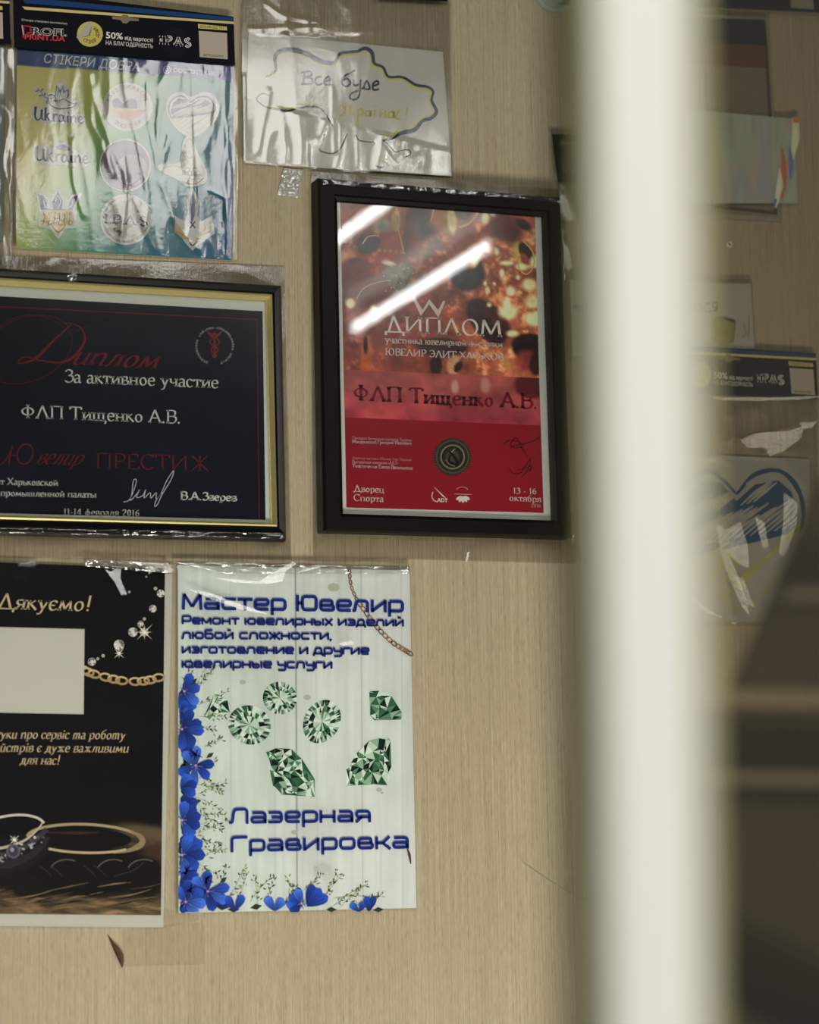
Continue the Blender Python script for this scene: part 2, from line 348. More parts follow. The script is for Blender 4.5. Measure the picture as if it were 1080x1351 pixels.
TECH = {
'М': (122, "r 12,0 16,96;r 16,96 61,18;61,18 106,96;106,96 110,0"), 'Ю': (128, "12,0 12,100;12,50 40,50;c 40,91 116,91 116,9 40,9"), 'Р': (104, "r 12,0 12,91 94,91 94,34 12,34"),
'Л': (112, "r 0,9 18,9 28,91 98,91 98,0"), 'Г': (98, "r 12,0 12,91 94,91"), 'а': (96, "r 14,68 84,68 84,9 12,9 12,38 80,38;84,30 84,0"), 'с': (92, "r 86,68 12,68 12,9 86,9"), 'т': (88, "2,68 86,68;44,68 44,0"),
'е': (94, "r 86,9 12,9 12,68 84,68 84,37 14,37"), 'р': (94, "12,-26 12,68;r 12,68 84,68 84,9 12,9"), 'в': (94, "r 12,38 84,38 84,9 12,9 12,68 76,68 76,40"), 'л': (98, "r 0,9 14,9 22,68 84,68 84,0"),
'и': (96, "12,77 12,0;84,77 84,0;12,8 84,68"), 'м': (108, "12,0 12,76;12,72 54,14;54,14 96,72;96,76 96,0"), 'о': (96, "c 12,68 84,68 84,9 12,9"), 'н': (96, "12,0 12,77;12,38 84,38;84,77 84,0"),
'ю': (120, "12,0 12,77;12,38 40,38;c 40,68 108,68 108,9 40,9"), 'ы': (114, "r 12,77 12,9 74,9 74,42 12,42;100,77 100,0"), 'х': (86, "6,77 80,0;6,0 80,77"), 'з': (88, "r 6,68 76,68 76,9 4,9;22,38 74,38"),
'д': (100, "r 16,9 26,68 80,68 80,9;2,9 96,9;6,9 6,-18;92,9 92,-18"), 'й': (96, "12,77 12,0;84,77 84,0;12,8 84,68;30,98 66,98"), 'б': (94, "r 82,98 12,98 12,9 84,9 84,58 14,58"), 'ж': (112, "4,77 50,38;4,0 50,38;108,77 62,38;108,0 62,38;56,77 56,0"),
'у': (92, "r 12,77 12,34 84,34;r 84,77 84,-18 12,-18"), 'г': (82, "r 12,0 12,68 80,68"), 'я': (94, "r 82,0 82,68 12,68 12,34 82,34;40,34 8,0"), 'к': (90, "12,0 12,77;12,38 44,38;44,38 80,77;44,38 84,0"),
',': (30, "16,12 8,-16"), ' ': (46, ""),
}
FONTS = {'serif': (SERIF, 5.0, 13.5, 0.0), 'bold': (SERIF, 9.0, 21.0, 0.0), 'light': (SERIF, 3.6, 9.0, 0.0), 'ital': (ITAL, 5.0, 13.5, 0.2), 'script': (ITAL, 3.0, 13.0, 0.62), 'tech': (TECH, 17.0, 18.0, 0.0)}
def fillet(P, r, closed):
    out = []; n = len(P)
    for i in range(n):
        if not closed and i in (0, n - 1): out.append(P[i]); continue
        a, b, c = P[i - 1], P[i], P[(i + 1) % n]
        la, lc = math.dist(a, b), math.dist(b, c); k = min(r, la * 0.45, lc * 0.45)
        p, q = lerp(b, a, k / la), lerp(b, c, k / lc)
        for m in range(5):
            t = m / 4; out.append(lerp(lerp(p, b, t), lerp(b, q, t), t))
    return out
def up_at(x, y):
    d = (150 - x, -19500 - y); l = math.hypot(*d); return (d[0] / l, d[1] / l)
def text(ink, s, p0, p1, cap, col, font='serif', prefix='', weight=1.0, track=0.0):
    """letters set on the line p0..p1 (photo pixels), capitals `cap` high"""
    F, thin, thick, sh = FONTS[font]; ink.up()
    adv = sum(F[c][0] + track for c in s); k = math.dist(p0, p1) / adv
    u = ((p1[0] - p0[0]) / adv, (p1[1] - p0[1]) / adv); up = up_at(*p0); vy = cap / 100.0
    thin, thick = thin * weight, thick * weight
    def T(x, y):
        x = x + sh * y * (vy / k if k else 1)
        return (p0[0] + u[0] * x + up[0] * vy * y, p0[1] + u[1] * x + up[1] * vy * y)
    ratio = k / vy
    def pen(P, serifs):
        n = len(P); A = []
        for i in range(n):
            a, b = P[max(0, i - 1)], P[min(n - 1, i + 1)]; dx, dy = (b[0] - a[0]) * ratio, b[1] - a[1]; l = math.hypot(dx, dy) or 1
            cr = abs(dx * math.sin(0.35) - dy * math.cos(0.35)) / l if font != 'tech' else 1
            wd = (thin + (thick - thin) * min(1, cr ** 1.4 * 1.05)) / 2
            if 0 < i < n - 1 and font == 'tech':
                d1 = ((P[i][0] - a[0]) * ratio, P[i][1] - a[1]); l1 = math.hypot(*d1) or 1
                wd /= max(0.7, abs((d1[0] * dx + d1[1] * dy) / (l1 * l)))
            ox, oy = -dy / l * wd / ratio, dx / l * wd
            A.append(T(P[i][0] + ox, P[i][1] + oy)); A.append(T(P[i][0] - ox, P[i][1] - oy))
        ink._add(A, [(2 * i, 2 * i + 1, 2 * i + 3, 2 * i + 2) for i in range(n - 1)], col)
        for end, use in ((P[0], 'b' in serifs), (P[-1], 'e' in serifs)):
            if use:
                hw = (thick * 0.5 + 6.5) / ratio; x, y = end; sg = -1 if y < 5 or y < -10 else 1
                if y > 30: y0, y1 = y - thin * 1.1, y
                else: y0, y1 = y, y + thin * 1.1
                ink._add([T(x - hw, y0), T(x + hw, y0), T(x + hw, y1), T(x - hw, y1)], [(0, 1, 2, 3)], col)
                yy = y1 + thin * 1.3 if y < 30 else y0 - thin * 1.3; ym = y1 if y < 30 else y0; tw = thick * 0.5 / ratio
                ink._add([T(x - hw * .8, ym), T(x + hw * .8, ym), T(x + tw, yy), T(x - tw, yy)], [(0, 1, 2, 3)], col)
    def glyph(x0, g):
        for st in g.split(';'):
            if not st: continue
            tk = st.split(' '); fl = ''
            if not tk[0][0].isdigit() and tk[0][0] != '-': fl = tk[0]; tk = tk[1:]
            P = [tuple(float(q) for q in t.split(',')) for t in tk]
            if 'o' in fl:
                (cx, cy), (rx, ry) = P; kk = thick * 0.3
                if rx < 8:
                    ink._add([T(x0 + cx + (rx + 2) / ratio * math.cos(a), cy + (ry + 2) * math.sin(a)) for a in np.linspace(0, 6.28, 11)[:-1]], [tuple(range(10))], col); continue
                P = [(x0 + cx + (rx - kk) * math.cos(a), cy + (ry - thin * .3) * math.sin(a)) for a in np.linspace(0, 2 * math.pi, 23)]
                pen(P, ''); continue
            P = [(x0 + x, y) for x, y in P]
            if 'c' in fl: P = fillet(P, 20, True); P.append(P[0])
            elif 'r' in fl: P = fillet(P, 20, False)
            elif 's' in fl and len(P) > 2: P = catmull(P, 5)
            if len(P) == 2 and P[0] == P[1]: P = [P[0], (P[0][0], P[0][1] - 1)]
            pen(P, fl)
    x = -sum(F[c][0] + track for c in prefix)
    for c in prefix + s:
        glyph(x, F[c][1]); x += F[c][0] + track
_tc = {}
def sans_mesh(s, bold):
    key = (s, bold)
    if key not in _tc:
        cu = bpy.data.curves.new('t', 'FONT'); cu.body = s; cu.size = 1.0; cu.offset = 0.012 * bold; cu.resolution_u = 3
        o = bpy.data.objects.new('t', cu); COL.objects.link(o)
        dg = bpy.context.evaluated_depsgraph_get(); dg.update(); ev = o.evaluated_get(dg); me = ev.to_mesh()
        _tc[key] = ([(v.co.x, v.co.y) for v in me.vertices], [tuple(p.vertices) for p in me.polygons])
        ev.to_mesh_clear(); bpy.data.objects.remove(o); bpy.data.curves.remove(cu)
    return _tc[key]
def sans(ink, s, p0, p1, cap, col, bold=1.0, shear=0.0):
    v, f = sans_mesh(s, bold)
    if not v: return
    ink.up(); x0 = min(a for a, b in v); x1 = max(a for a, b in v); L = (x1 - x0)
    u = ((p1[0] - p0[0]) / L, (p1[1] - p0[1]) / L); up = up_at(*p0); k = cap / 0.727
    pts = [(p0[0] + u[0] * (x - x0) + up[0] * k * y + shear * k * y, p0[1] + u[1] * (x - x0) + up[1] * k * y) for x, y in v]
    ink._add(pts, f, col)
def arc_text(ink, s, cx, cy, r, a0, a1, h, col, outward=True):
    """small letters set round a circle; angles in degrees, 0 = right, clockwise positive"""
    v0 = 0
    for i, c in enumerate(s):
        if c == ' ': continue
        a = math.radians(a0 + (a1 - a0) * i / max(1, len(s) - 1)); v, f = sans_mesh(c, 0.6); sg = 1 if outward else -1
        if not v: continue
        x0 = min(p[0] for p in v); x1 = max(p[0] for p in v); k = h / 0.727
        ux, uy = -math.sin(a) * sg, math.cos(a) * sg; rx, ry = math.cos(a) * sg, math.sin(a) * sg
        bx, by = cx + r * math.cos(a), cy + r * math.sin(a)
        ink._add([(bx + ux * k * (x - (x0 + x1) / 2) + rx * k * y, by + uy * k * (x - (x0 + x1) / 2) + ry * k * y) for x, y in v], f, col)
# ------------------------------------------------------------------ fluorescent batten on the ceiling (mirrored in the framed glass)
def tube_mesh(x, y0, y1, z, r, n=14):
    v = []; f = []
    for y in (y0, y1):
        for i in range(n): a = 2 * math.pi * i / n; v.append((x + r * math.cos(a), y, z + r * math.sin(a)))
    for i in range(n): f.append((i, (i + 1) % n, n + (i + 1) % n, n + i))
    f.append(tuple(range(n))[::-1]); f.append(tuple(range(n, 2 * n)))
    return v, f
M_TUBE = bpy.data.materials.new('lit_fluorescent_tube'); M_TUBE.use_nodes = True
_n = M_TUBE.node_tree; _n.nodes.clear(); _e = _n.nodes.new('ShaderNodeEmission'); _o = _n.nodes.new('ShaderNodeOutputMaterial')
_e.inputs[0].default_value = (1.0, 0.98, 0.93, 1); _e.inputs[1].default_value = TUBE_STRENGTH; _n.links.new(_e.outputs[0], _o.inputs[0])
M_LAMPBODY = plain('lamp_enamel', (225, 225, 218), 0.4)
for (x, y0, y1), side in (((1.03, -2.86, -2.10), 'nearer the right-hand wall'), ((0.735, -2.55, -1.55), 'nearer the notice wall')):
    L = empty('fluorescent_lamp', (x, (y0 + y1) / 2, 2.75), 'white ceiling batten holding one lit fluorescent tube, ' + side, 'lamp')
    obj('batten', *box_v(x - .03, x + .03, y0 - .05, y1 + .05, 2.69, 2.75), M_LAMPBODY, L)
    obj('fluorescent_tube', *tube_mesh(x, y0, y1, 2.62, 0.008), M_TUBE, L)
    for ye in (y0 - .02, y1): obj('tube_holder', *box_v(x - .012, x + .012, ye, ye + .02, 2.60, 2.69), M_LAMPBODY, L)
M_SHEEN = M_TUBE.copy(); M_SHEEN.name = 'sheen_panel_glow'; M_SHEEN.node_tree.nodes['Emission'].inputs[1].default_value = 3.2  # added glow, placed where the plastic sleeves mirror it as sheen
L = empty('sheen_panel', (0.33, -1.97, 2.75), 'added glowing panel overhead, mirrored as sheen in the plastic sleeves', 'lamp')
for q in ((.12, .14, -2.52, -1.43), (.52, .54, -2.52, -1.43), (.14, .52, -1.45, -1.43), (.14, .52, -2.52, -2.50)): obj('sheen_panel_frame', *box_v(*q, 2.70, 2.75), M_LAMPBODY, L)
obj('sheen_panel_face', *box_v(.14, .52, -2.50, -1.45, 2.71, 2.74), M_SHEEN, L)
# ------------------------------------------------------------------ framed pictures
def frame_rails(outer, inner, off_o, parent, mat, profile, name='frame_rail', inner_off=None):
    """four mitred rails; profile = [(t across the rail 0..1, height above the wall)]"""
    io = off_o if inner_off is None else inner_off
    O = [W(*p, off_o) for p in outer]; I = [W(*p, io) for p in inner]; rails = []
    for k in range(4):
        a, b = k, (k + 1) % 4; v = []; f = []; n = len(profile)
        for c in (a, b):
            for t, hgt in profile:
                p = O[c] * (1 - t) + I[c] * t; v.append((p[0], -hgt, p[2]))
        for i in range(n - 1): f.append((i, i + 1, n + i + 1, n + i))
        f.append(tuple(range(n))[::-1]); f.append(tuple(range(n, 2 * n)))
        f.append((0, n, 2 * n - 1, n - 1))
        o = obj(name, v, f, mat, parent); rails.append(o)
        me = o.data; bm = bmesh.new(); bm.from_mesh(me); bmesh.ops.recalc_face_normals(bm, faces=bm.faces); bm.to_mesh(me); bm.free()
    return rails
M_BLKFRAME = plain('black_stained_wood', (13, 9, 10), 0.42, 0.16, grain=0.4, scale=80)
M_BLKFRAME2 = plain('black_lacquer', (7, 7, 9), 0.3, 0.16, grain=0.2, scale=80)
M_GOLD = plain('brushed_gold_lip', (214, 200, 134), 0.38, 0.5, metal=0.65, grain=0.1)
M_BACK = plain('hardboard', (90, 70, 50), 0.9, 0.1)

# --- red diploma
RO = [(420, 234), (739, 259), (755, 709), (428, 700)]
RI = [(446, 262.5), (720, 283), (733, 686), (454, 677)]
G1 = empty('framed_diploma', W(587, 706, 0.0), 'black wooden frame holding a red diploma, wrapped in thin film', 'framed diploma')
slab('backing_board', [(424, 238), (736, 262), (752, 705), (431, 697)], 0.006, 0.005, M_BACK, G1)
frame_rails(RO, RI, 0.020, G1, M_BLKFRAME, [(0, 0.002), (0, 0.017), (0.08, 0.021), (0.78, 0.021), (0.84, 0.018), (1, 0.0165), (1, 0.009)])
PO = 0.010
pap = slab('certificate_paper', [(444, 258), (724, 279), (737, 690), (451, 681)], PO, 0.002, M_PAPER, G1)
o0 = PO + 0.0001
def blobs(X, Y, base, L, sf=1.0):
    img = np.zeros(X.shape + (3,)) + base
    for cx, cy, rx, ry, rot, col, soft in L:
        r = math.radians(rot); dx, dy = X - cx, Y - cy
        a = (dx * math.cos(r) + dy * math.sin(r)) / rx; b = (-dx * math.sin(r) + dy * math.cos(r)) / ry
        d = np.sqrt(a * a + b * b); k = np.clip((1 - d) / (soft * sf) + 0.5, 0, 1)[..., None]; k = k * k * (3 - 2 * k)
        img = img * (1 - k) + np.array(col) * k
    return img
_rs = np.random.RandomState(3)
def vnoise(X, Y, sx, sy, seed=0, octs=4):
    rs = np.random.RandomState(seed); out = np.zeros_like(X); amp = 1.0; tot = 0
    for o in range(octs):
        g = rs.rand(64, 64); u = (X / sx) % 63; v = (Y / sy) % 63; iu, iv = np.floor(u).astype(int), np.floor(v).astype(int)
        fu, fv = u - iu, v - iv; fu = fu * fu * (3 - 2 * fu); fv = fv * fv * (3 - 2 * fv); iu1, iv1 = (iu + 1) % 64, (iv + 1) % 64
        out += amp * (g[iv, iu] * (1 - fu) * (1 - fv) + g[iv, iu1] * fu * (1 - fv) + g[iv1, iu] * (1 - fu) * fv + g[iv1, iu1] * fu * fv)
        tot += amp; amp *= 0.55; sx /= 2.1; sy /= 2.1
    return out / tot
def jewel_photo(X, Y, s_, t_):
    n = vnoise(X, Y, 26, 26, 5)[..., None]; n2 = vnoise(X, Y, 9, 9, 6)[..., None]
    t = np.clip((X - 560) / 110, 0, 1)[..., None]
    img = (np.array([124, 58, 44]) * (1 - t) + np.array([166, 92, 66]) * t) * (0.6 + 0.8 * n)
    img += t * np.clip(n2 - 0.5, 0, 1) * np.array([400, 340, 220]); img += (1 - t) * np.clip(n2 - 0.62, 0, 1) * np.array([300, 200, 150])
    B = [(505, 300, 14, 14, 0, (150, 110, 80), .4), (505, 300, 8, 8, 0, (120, 130, 105), .5), (522, 292, 6, 16, 0, (175, 150, 85), .4), (515, 322, 20, 18, 0, (140, 52, 38), .3),
         (486, 322, 16, 13, -20, (62, 48, 44), .25), (457, 342, 13, 14, 0, (182, 120, 80), .35), (540, 300, 7, 40, 8, (82, 48, 42), .3), (560, 290, 16, 26, 0, (76, 66, 58), .4),
         (588, 285, 20, 24, 10, (150, 88, 45), .3), (596, 291, 6.5, 17, -4, (222, 202, 140), .3), (612, 278, 12, 12, 0, (80, 40, 34), .3),
         (616, 360, 24, 24, 0, (42, 44, 40), .18), (624, 338, 10, 17, 14, (150, 96, 52), .2), (627, 340, 5, 13, 14, (226, 208, 150), .25),
         (530, 372, 30, 26, 0, (98, 84, 70), .4), (488, 384, 30, 24, 10, (98, 36, 32), .3), (468, 352, 18, 12, 0, (92, 44, 40), .3), (512, 347, 9, 3, 10, (196, 180, 160), .4),
         (666, 302, 26, 18, 20, (86, 36, 40), .5), (690, 296, 11, 6, 30, (46, 20, 22), .3), (690, 336, 18, 12, 60, (200, 170, 84), .3), (694, 334, 16, 8, 62, (52, 22, 26), .15), (692, 342, 9, 5, 62, (140, 72, 60), .3),
         (642, 424, 19, 36, -38, (48, 26, 26), .15), (655, 420, 10, 28, -38, (72, 40, 36), .4), (664, 476, 5, 16, -38, (196, 140, 80), .3),
         (582, 458, 34, 12, 5, (52, 30, 28), .2), (575, 482, 8, 14, 0, (40, 20, 20), .2), (598, 482, 9, 13, 10, (190, 140, 100), .3), (604, 484, 5, 8, 30, (46, 24, 24), .2),
         (700, 458, 26, 18, 10, (38, 26, 26), .15), (694, 476, 14, 14, 0, (150, 62, 58), .4), (708, 480, 10, 16, 0, (58, 24, 26), .3), (483, 480, 8, 34, 4, (176, 84, 50), .5), (482, 455, 3, 12, 0, (40, 22, 20), .4),
         (553, 345, 4, 30, 20, (150, 86, 52), .6), (570, 400, 6, 40, -30, (130, 66, 46), .6)]
    for cx, cy, rx, ry in [(462, 400, 6, 6), (493, 412, 5, 9), (640, 288, 5, 7), (650, 281, 4, 4), (655, 332, 3, 5), (662, 360, 3, 5), (674, 384, 6, 6), (643, 383, 3, 5), (670, 412, 12, 9), (669, 402, 4, 8), (698, 376, 9, 8), (702, 398, 10, 9), (704, 421, 10, 9), (688, 352, 8, 4), (640, 374, 2, 3), (676, 440, 8, 4), (645, 402, 3, 3), (668, 347, 9, 3), (706, 345, 7, 8), (683, 366, 3, 3), (652, 374, 2, 2)]:
        B.append((cx, cy, rx * 1.0, ry * 1.0, 0, (255, 232, 176), .55))
    out = blobs(X, Y, img, B, 1.7)
    n3 = vnoise(X, Y, 7, 7, 77)[..., None]; n4 = vnoise(X, Y, 18, 30, 78)[..., None]
    return out * (0.82 + .5 * n3) * (.86 + .4 * n4)
PQ = [(448.5, 261.5), (705.5, 280), (711.2, 498.7), (453, 487.5)]
grid_paint('jewellery_photo', PQ, o0, 130, 115, jewel_photo, pap, M_INKD)
def pink_band(X, Y, s_, t_):
    n = vnoise(X, Y, 30, 22, 9)[..., None]; img = np.array([176, 86, 82]) * (0.62 + 0.75 * n) + np.clip(t_ - .3, 0, 1)[..., None] * np.array([10, -28, -4])
    return blobs(X, Y, img, [(702, 508, 24, 18, 0, (96, 30, 38), .3), (600, 510, 5, 9, 0, (215, 160, 145), .8), (640, 508, 6, 10, 0, (205, 140, 130), .8)])
grid_paint('name_band', [(453, 487.5), (711.2, 498.7), (713.4, 561.2), (454.5, 550.5)], o0, 90, 24, pink_band, pap, M_INKD)
k = Ink(o0)
k.poly([(454.5, 550.5), (713.4, 561.2), (717, 676.8), (456.8, 669.6)], (146, 22, 36))
k.build('red_panel', pap, M_INKD)
k = Ink(o0 + 0.0002)
k.stroke([(545, 392), (556, 413), (566, 398), (578, 414), (586, 397)], [3, 6, 4, 6, 3], (214, 196, 176), smooth=False)
k.stroke([(470, 395), (480, 380), (500, 372), (515, 370)], 1, (190, 150, 120)); k.stroke([(605, 300), (618, 295), (628, 284), (631, 272)], 2.2, (205, 160, 90))
k.stroke([(520, 285), (527, 310), (533, 335)], 1.8, (190, 150, 95)); k.stroke([(568, 262), (572, 275), (568, 292)], 1.8, (205, 165, 110)); k.stroke([(478, 322), (486, 312), (500, 311)], 1.6, (190, 150, 130))
for i in range(5): k.ell(500 + i * 7.5, 330 + i * .6, 2.6, 2.6, (170, 110, 76), lift=False)
k.stroke([(690, 318), (702, 332), (704, 350), (694, 362), (684, 352), (686, 340)], 1.6, (222, 190, 110))
rr = random.Random(4)
for i in range(70): a = rr.random() * 6.3; q = rr.random() ** .5; k.ell(530 + 27 * q * math.cos(a), 372 + 22 * q * math.sin(a), .9, .9, rr.choice([(190, 170, 140), (150, 120, 90), (60, 50, 45)]), n=6, lift=False)
text(k, 'ДИПЛОМ', (508, 438), (663, 444.6), 21.5, (232, 222, 212), 'serif', weight=1.1)
text(k, 'участника ювелирной выставки', (508, 452.2), (663, 458.8), 9.5, (220, 190, 178), 'serif', weight=1.2)
text(k, 'ЮВЕЛИР ЭЛИТ ХАРЬКОВ', (508, 468.3), (664, 475.6), 9.2, (226, 206, 194), 'serif', weight=1.2)
text(k, 'ФЛП Тищенко А.В.', (464, 528), (709, 539.6), 20, (124, 18, 38), 'bold', weight=0.95)
tc = (208, 176, 170)
text(k, 'Президент Ассоциации ювелиров Украины', (464.5, 579.5), (543, 582.5), 4.2, (196, 140, 140), 'serif', weight=1.2)
text(k, 'Мандрыкский Григорий Иванович', (464.5, 584.5), (543, 586.8), 4.6, tc, 'bold')
text(k, 'Директор выставки «Ювелир Элит Харьков»', (464.5, 605.5), (543, 608.2), 3.4, (190, 130, 130), 'serif', weight=1.2)
text(k, 'Выставочная компания «АДТ»', (464.5, 611), (525, 613), 4.2, (200, 150, 150), 'serif', weight=1.2)
text(k, 'Толстиченко Елена Васильевна', (464.5, 616.6), (544, 619.6), 4.8, tc, 'bold')
text(k, 'Дворец', (466.5, 648.3), (507, 650.2), 8.8, (226, 206, 200)); text(k, 'Спорта', (466, 660.6), (506, 662.3), 8.8, (226, 206, 200))
text(k, '13 - 16', (676.5, 651), (708, 652), 8.2, (226, 206, 200)); text(k, 'октября', (671.5, 660.6), (714, 662.5), 8.6, (226, 206, 200)); text(k, '2016', (700.5, 669), (713.5, 669.6), 4.8, (206, 170, 168))
for r_, c_ in ((25, (42, 36, 34)), (22, (92, 84, 62)), (20.5, (46, 42, 36)), (16.5, (128, 124, 92)), (14.5, (38, 36, 32)), (9, (70, 68, 52))): k.ell(596.8, 602.8, r_ * .99, r_, c_)
for i in range(48):
    a = i / 48 * 6.283; k.stroke([(596.8 + 22.3 * math.cos(a), 602.8 + 22.3 * math.sin(a)), (596.8 + 24.2 * math.cos(a), 602.8 + 24.2 * math.sin(a))], .7, (112, 102, 78), lift=False)
k.stroke([(590, 595), (595, 598), (601, 606), (604, 613), (598, 612), (592, 608), (594, 600)], [2, 4, 4, 2], (20, 20, 18)); k.stroke([(595, 597), (600, 592)], 1.2, (150, 145, 110)); k.stroke([(588, 606), (592, 612), (600, 615)], 1, (140, 135, 100))
k.poly([(571.5, 641.5), (588.5, 657), (584, 655.5)], (220, 206, 200)); k.stroke([(571, 649), (569.5, 655), (572.5, 660.5), (577.5, 662)], 1.3, (214, 190, 186))
sans(k, 'ADT', (576.5, 662), (590.5, 662.8), 5.2, (225, 212, 206), 2.5)
k.ring(609.5, 648, 8, 5.5, .8, (206, 150, 150), a0=200, a1=340, n=12); k.stroke([(599, 651.6), (622, 652.4)], .8, (206, 150, 150))
for a in (-60, -30, 0, 30, 60): k.ell(610.5 + 6 * math.sin(math.radians(a)), 655 + 5 * math.cos(math.radians(a)) * .8, 2.1, 4.4, (228, 214, 208), rot=-a, n=12)
sg = (42, 8, 16)
k.stroke([(664, 586), (672, 581), (683, 583), (690, 588), (680, 591), (673, 586), (681, 578), (687, 590), (692, 596), (695, 603)], .9, sg); k.stroke([(672, 590), (700, 583), (712, 577)], .8, sg)
k.stroke([(672, 618), (676, 624), (686, 624), (697, 608), (700, 606), (695, 622), (688, 629)], .9, sg); k.stroke([(683, 620), (692, 618), (701, 614), (698, 622), (703, 616)], .8, sg)
k.build('diploma_lettering', pap, M_INKD)
slab('glass_pane', [(445, 261), (721, 282), (734, 687), (453, 678)], 0.0135, 0.0012, M_GLASS, G1)
sleeve('film_wrapper', [(410, 226), (744, 250), (766, 744), (413, 735)], 0.0015, G1, M_WRAP, 46, 60, 0.0012, 14, 14, 3, creases=[([(421, 690), (416, 735)], 5, .002), ([(616, 730), (620, 742)], 4, .004), ([(750, 705), (765, 742)], 6, .004), ([(742, 285), (750, 300)], 6, .006), ([(742, 330), (756, 368)], 6, .004)])
sleeve('film_fold', [(422, 235.5), (738, 260), (739, 267), (424, 243)], 0.0225, G1, film_mat('glossy_folded_film', 0.22, 0.05, 0.0, sharp_bump=0.8), 90, 8, 0.0016, 90, 60, 8)
sleeve('film_tail', [(737, 262), (744, 272), (757, 366), (744, 372)], 0.008, G1, M_FILM3, 10, 40, 0.004, 60, 40, 4)

# --- blue-black diploma in the black and gold frame
LO = [(-118, 344), (374, 374.5), (380.5, 712.5), (-118, 700)]
LM = [(-96, 361), (358.8, 388.5), (365.5, 694.5), (-96, 682)]
LI = [(-90, 369.5), (353.2, 395), (360.5, 689.3), (-90, 676)]
G2 = empty('framed_diploma', W(130, 708, 0.0), 'black frame with a gold lip holding a dark blue diploma, under the sticker pack', 'framed diploma')
slab('backing_board', [(-114, 348), (370, 378), (377, 708), (-114, 697)], 0.006, 0.005, M_BACK, G2)
frame_rails(LO, LM, 0.018, G2, M_BLKFRAME2, [(0, 0.002), (0, 0.010), (0.15, 0.016), (0.5, 0.021), (0.85, 0.0195), (1, 0.018), (1, 0.008)])
frame_rails(LM, LI, 0.018, G2, M_GOLD, [(0, 0.009), (0, 0.0182), (0.35, 0.0190), (0.7, 0.0165), (1, 0.0145), (1, 0.009)], 'gold_lip')
pap2 = slab('certificate_paper', [(-92, 366), (355, 391), (363, 692), (-92, 679)], 0.010, 0.002, M_PAPER, G2)
o1 = 0.0101
def night(X, Y, s_, t_):
    n = vnoise(X, Y, 120, 90, 12)[..., None]
    return np.array([7, 9, 17]) + n * n * np.array([14, 18, 32])
grid_paint('dark_sheet', [(-84, 386), (346.3, 410.6), (350.2, 686), (-84, 675)], o1, 60, 40, night, pap2, M_INKD)
k = Ink(o1 + 0.0001); rd = (112, 26, 36); rd2 = (84, 22, 32)
k.stroke([(-70, 401), (339, 421.5), (341.8, 686)], .9, rd, smooth=False)
k.ring(36, 461, 62, 42, .8, rd2, rot=-22); k.ring(44, 462, 56, 46, .7, rd2, rot=10, a0=150, a1=330)
k.stroke([(94, 428), (70, 450), (48, 472), (30, 479), (24, 477), (34, 471), (56, 476), (80, 478), (98, 470), (112, 448), (104, 430), (84, 426)], [.8, 2, 3.5, 1.5, 1, 1, 2, 2.4, 3.4, 3, 1, .8], rd)
text(k, 'иплом', (92, 480), (206, 487), 27, rd, 'script', weight=1.1); k.stroke([(100, 437), (118, 429), (124, 429)], .6, rd2)
text(k, 'За активное участие', (84.5, 504.3), (288.5, 512.2), 17, (206, 204, 200), 'serif')
text(k, 'ФЛП Тищенко А.В.', (26, 551.2), (238.5, 558.8), 17, (206, 204, 200), 'serif')
text(k, 'ПРЕСТИЖ', (125, 617.5), (278.5, 621.8), 20, (108, 28, 38), 'light')
for pts, wd in (([(-6, 608), (2, 612), (12, 600), (17, 588)], [1, 1, 2, 1]), ([(17, 588), (13, 602), (12, 614)], [1, 2.4, .8]), ([(9, 601), (24, 601)], .9),):
    k.stroke(pts, wd, (100, 24, 34))
text(k, 'велир', (46, 612), (106, 613.5), 22, (100, 24, 34), 'script', weight=0.8)
k.ring(33, 599, 10, 13.5, 1.8, (100, 24, 34), rot=18); 
text(k, 'т Харьковской', (0.5, 639.2), (76.8, 641), 8.8, (204, 202, 198), 'serif', prefix='Президен', weight=1.1)
text(k, 'промышленной палаты', (0.5, 654.2), (127.4, 656.6), 8.8, (204, 202, 198), 'serif', prefix='торгово-', weight=1.1)
text(k, '11-14 февраля 2016', (83.5, 679.2), (184.4, 681.4), 9.2, (196, 194, 190), 'serif', weight=1.1)
text(k, 'В.А.Зверев', (237.6, 659), (312.4, 661.2), 10.4, (214, 212, 206), 'bold')
k.stroke([(163, 662), (170, 660), (176, 648), (180, 634), (176, 634), (174, 650), (172, 660), (180, 652), (184, 646), (180, 656), (188, 654), (192, 646), (190, 657), (198, 650), (199, 657), (206, 650), (206, 658), (212, 652), (220, 634), (229, 621), (226, 632), (214, 652), (208, 665), (204, 668), (206, 660), (214, 650)], .9, (196, 198, 206))
arc_text(k, 'Харьковская торгово-промышленная палата', 283, 456.5, 25.5, -245, 68, 3.6, (170, 168, 165), False)
em = (118, 34, 42)
k.stroke([(283, 444), (283.5, 472)], 2.4, em)
for s_ in (-1, 1):
    k.stroke([(283 + s_ * 2, 446), (283 + s_ * 6, 450), (283 + s_ * 5, 454), (283 - s_ * 3, 459), (283 - s_ * 4, 463), (283 + s_ * 2, 468), (283 + s_ * 1, 472)], 1.6, em)
    k.poly([(283 + s_ * 1, 442), (283 + s_ * 10, 436), (283 + s_ * 9.5, 439), (283 + s_ * 7, 443), (283 + s_ * 2, 447)], em)
k.ell(283, 440.5, 2.5, 2.5, em)
k.build('diploma_lettering', pap2, M_INKD)
slab('glass_pane', [(-91, 368), (354, 394), (361.5, 690), (-91, 677.5)], 0.0135, 0.0012, M_GLASS, G2)
sleeve('film_wrapper', [(-130, 332), (375, 352), (384, 738), (-130, 735)], 0.0015, G2, M_WRAP, 60, 50, 0.0015, 10, 22, 5)
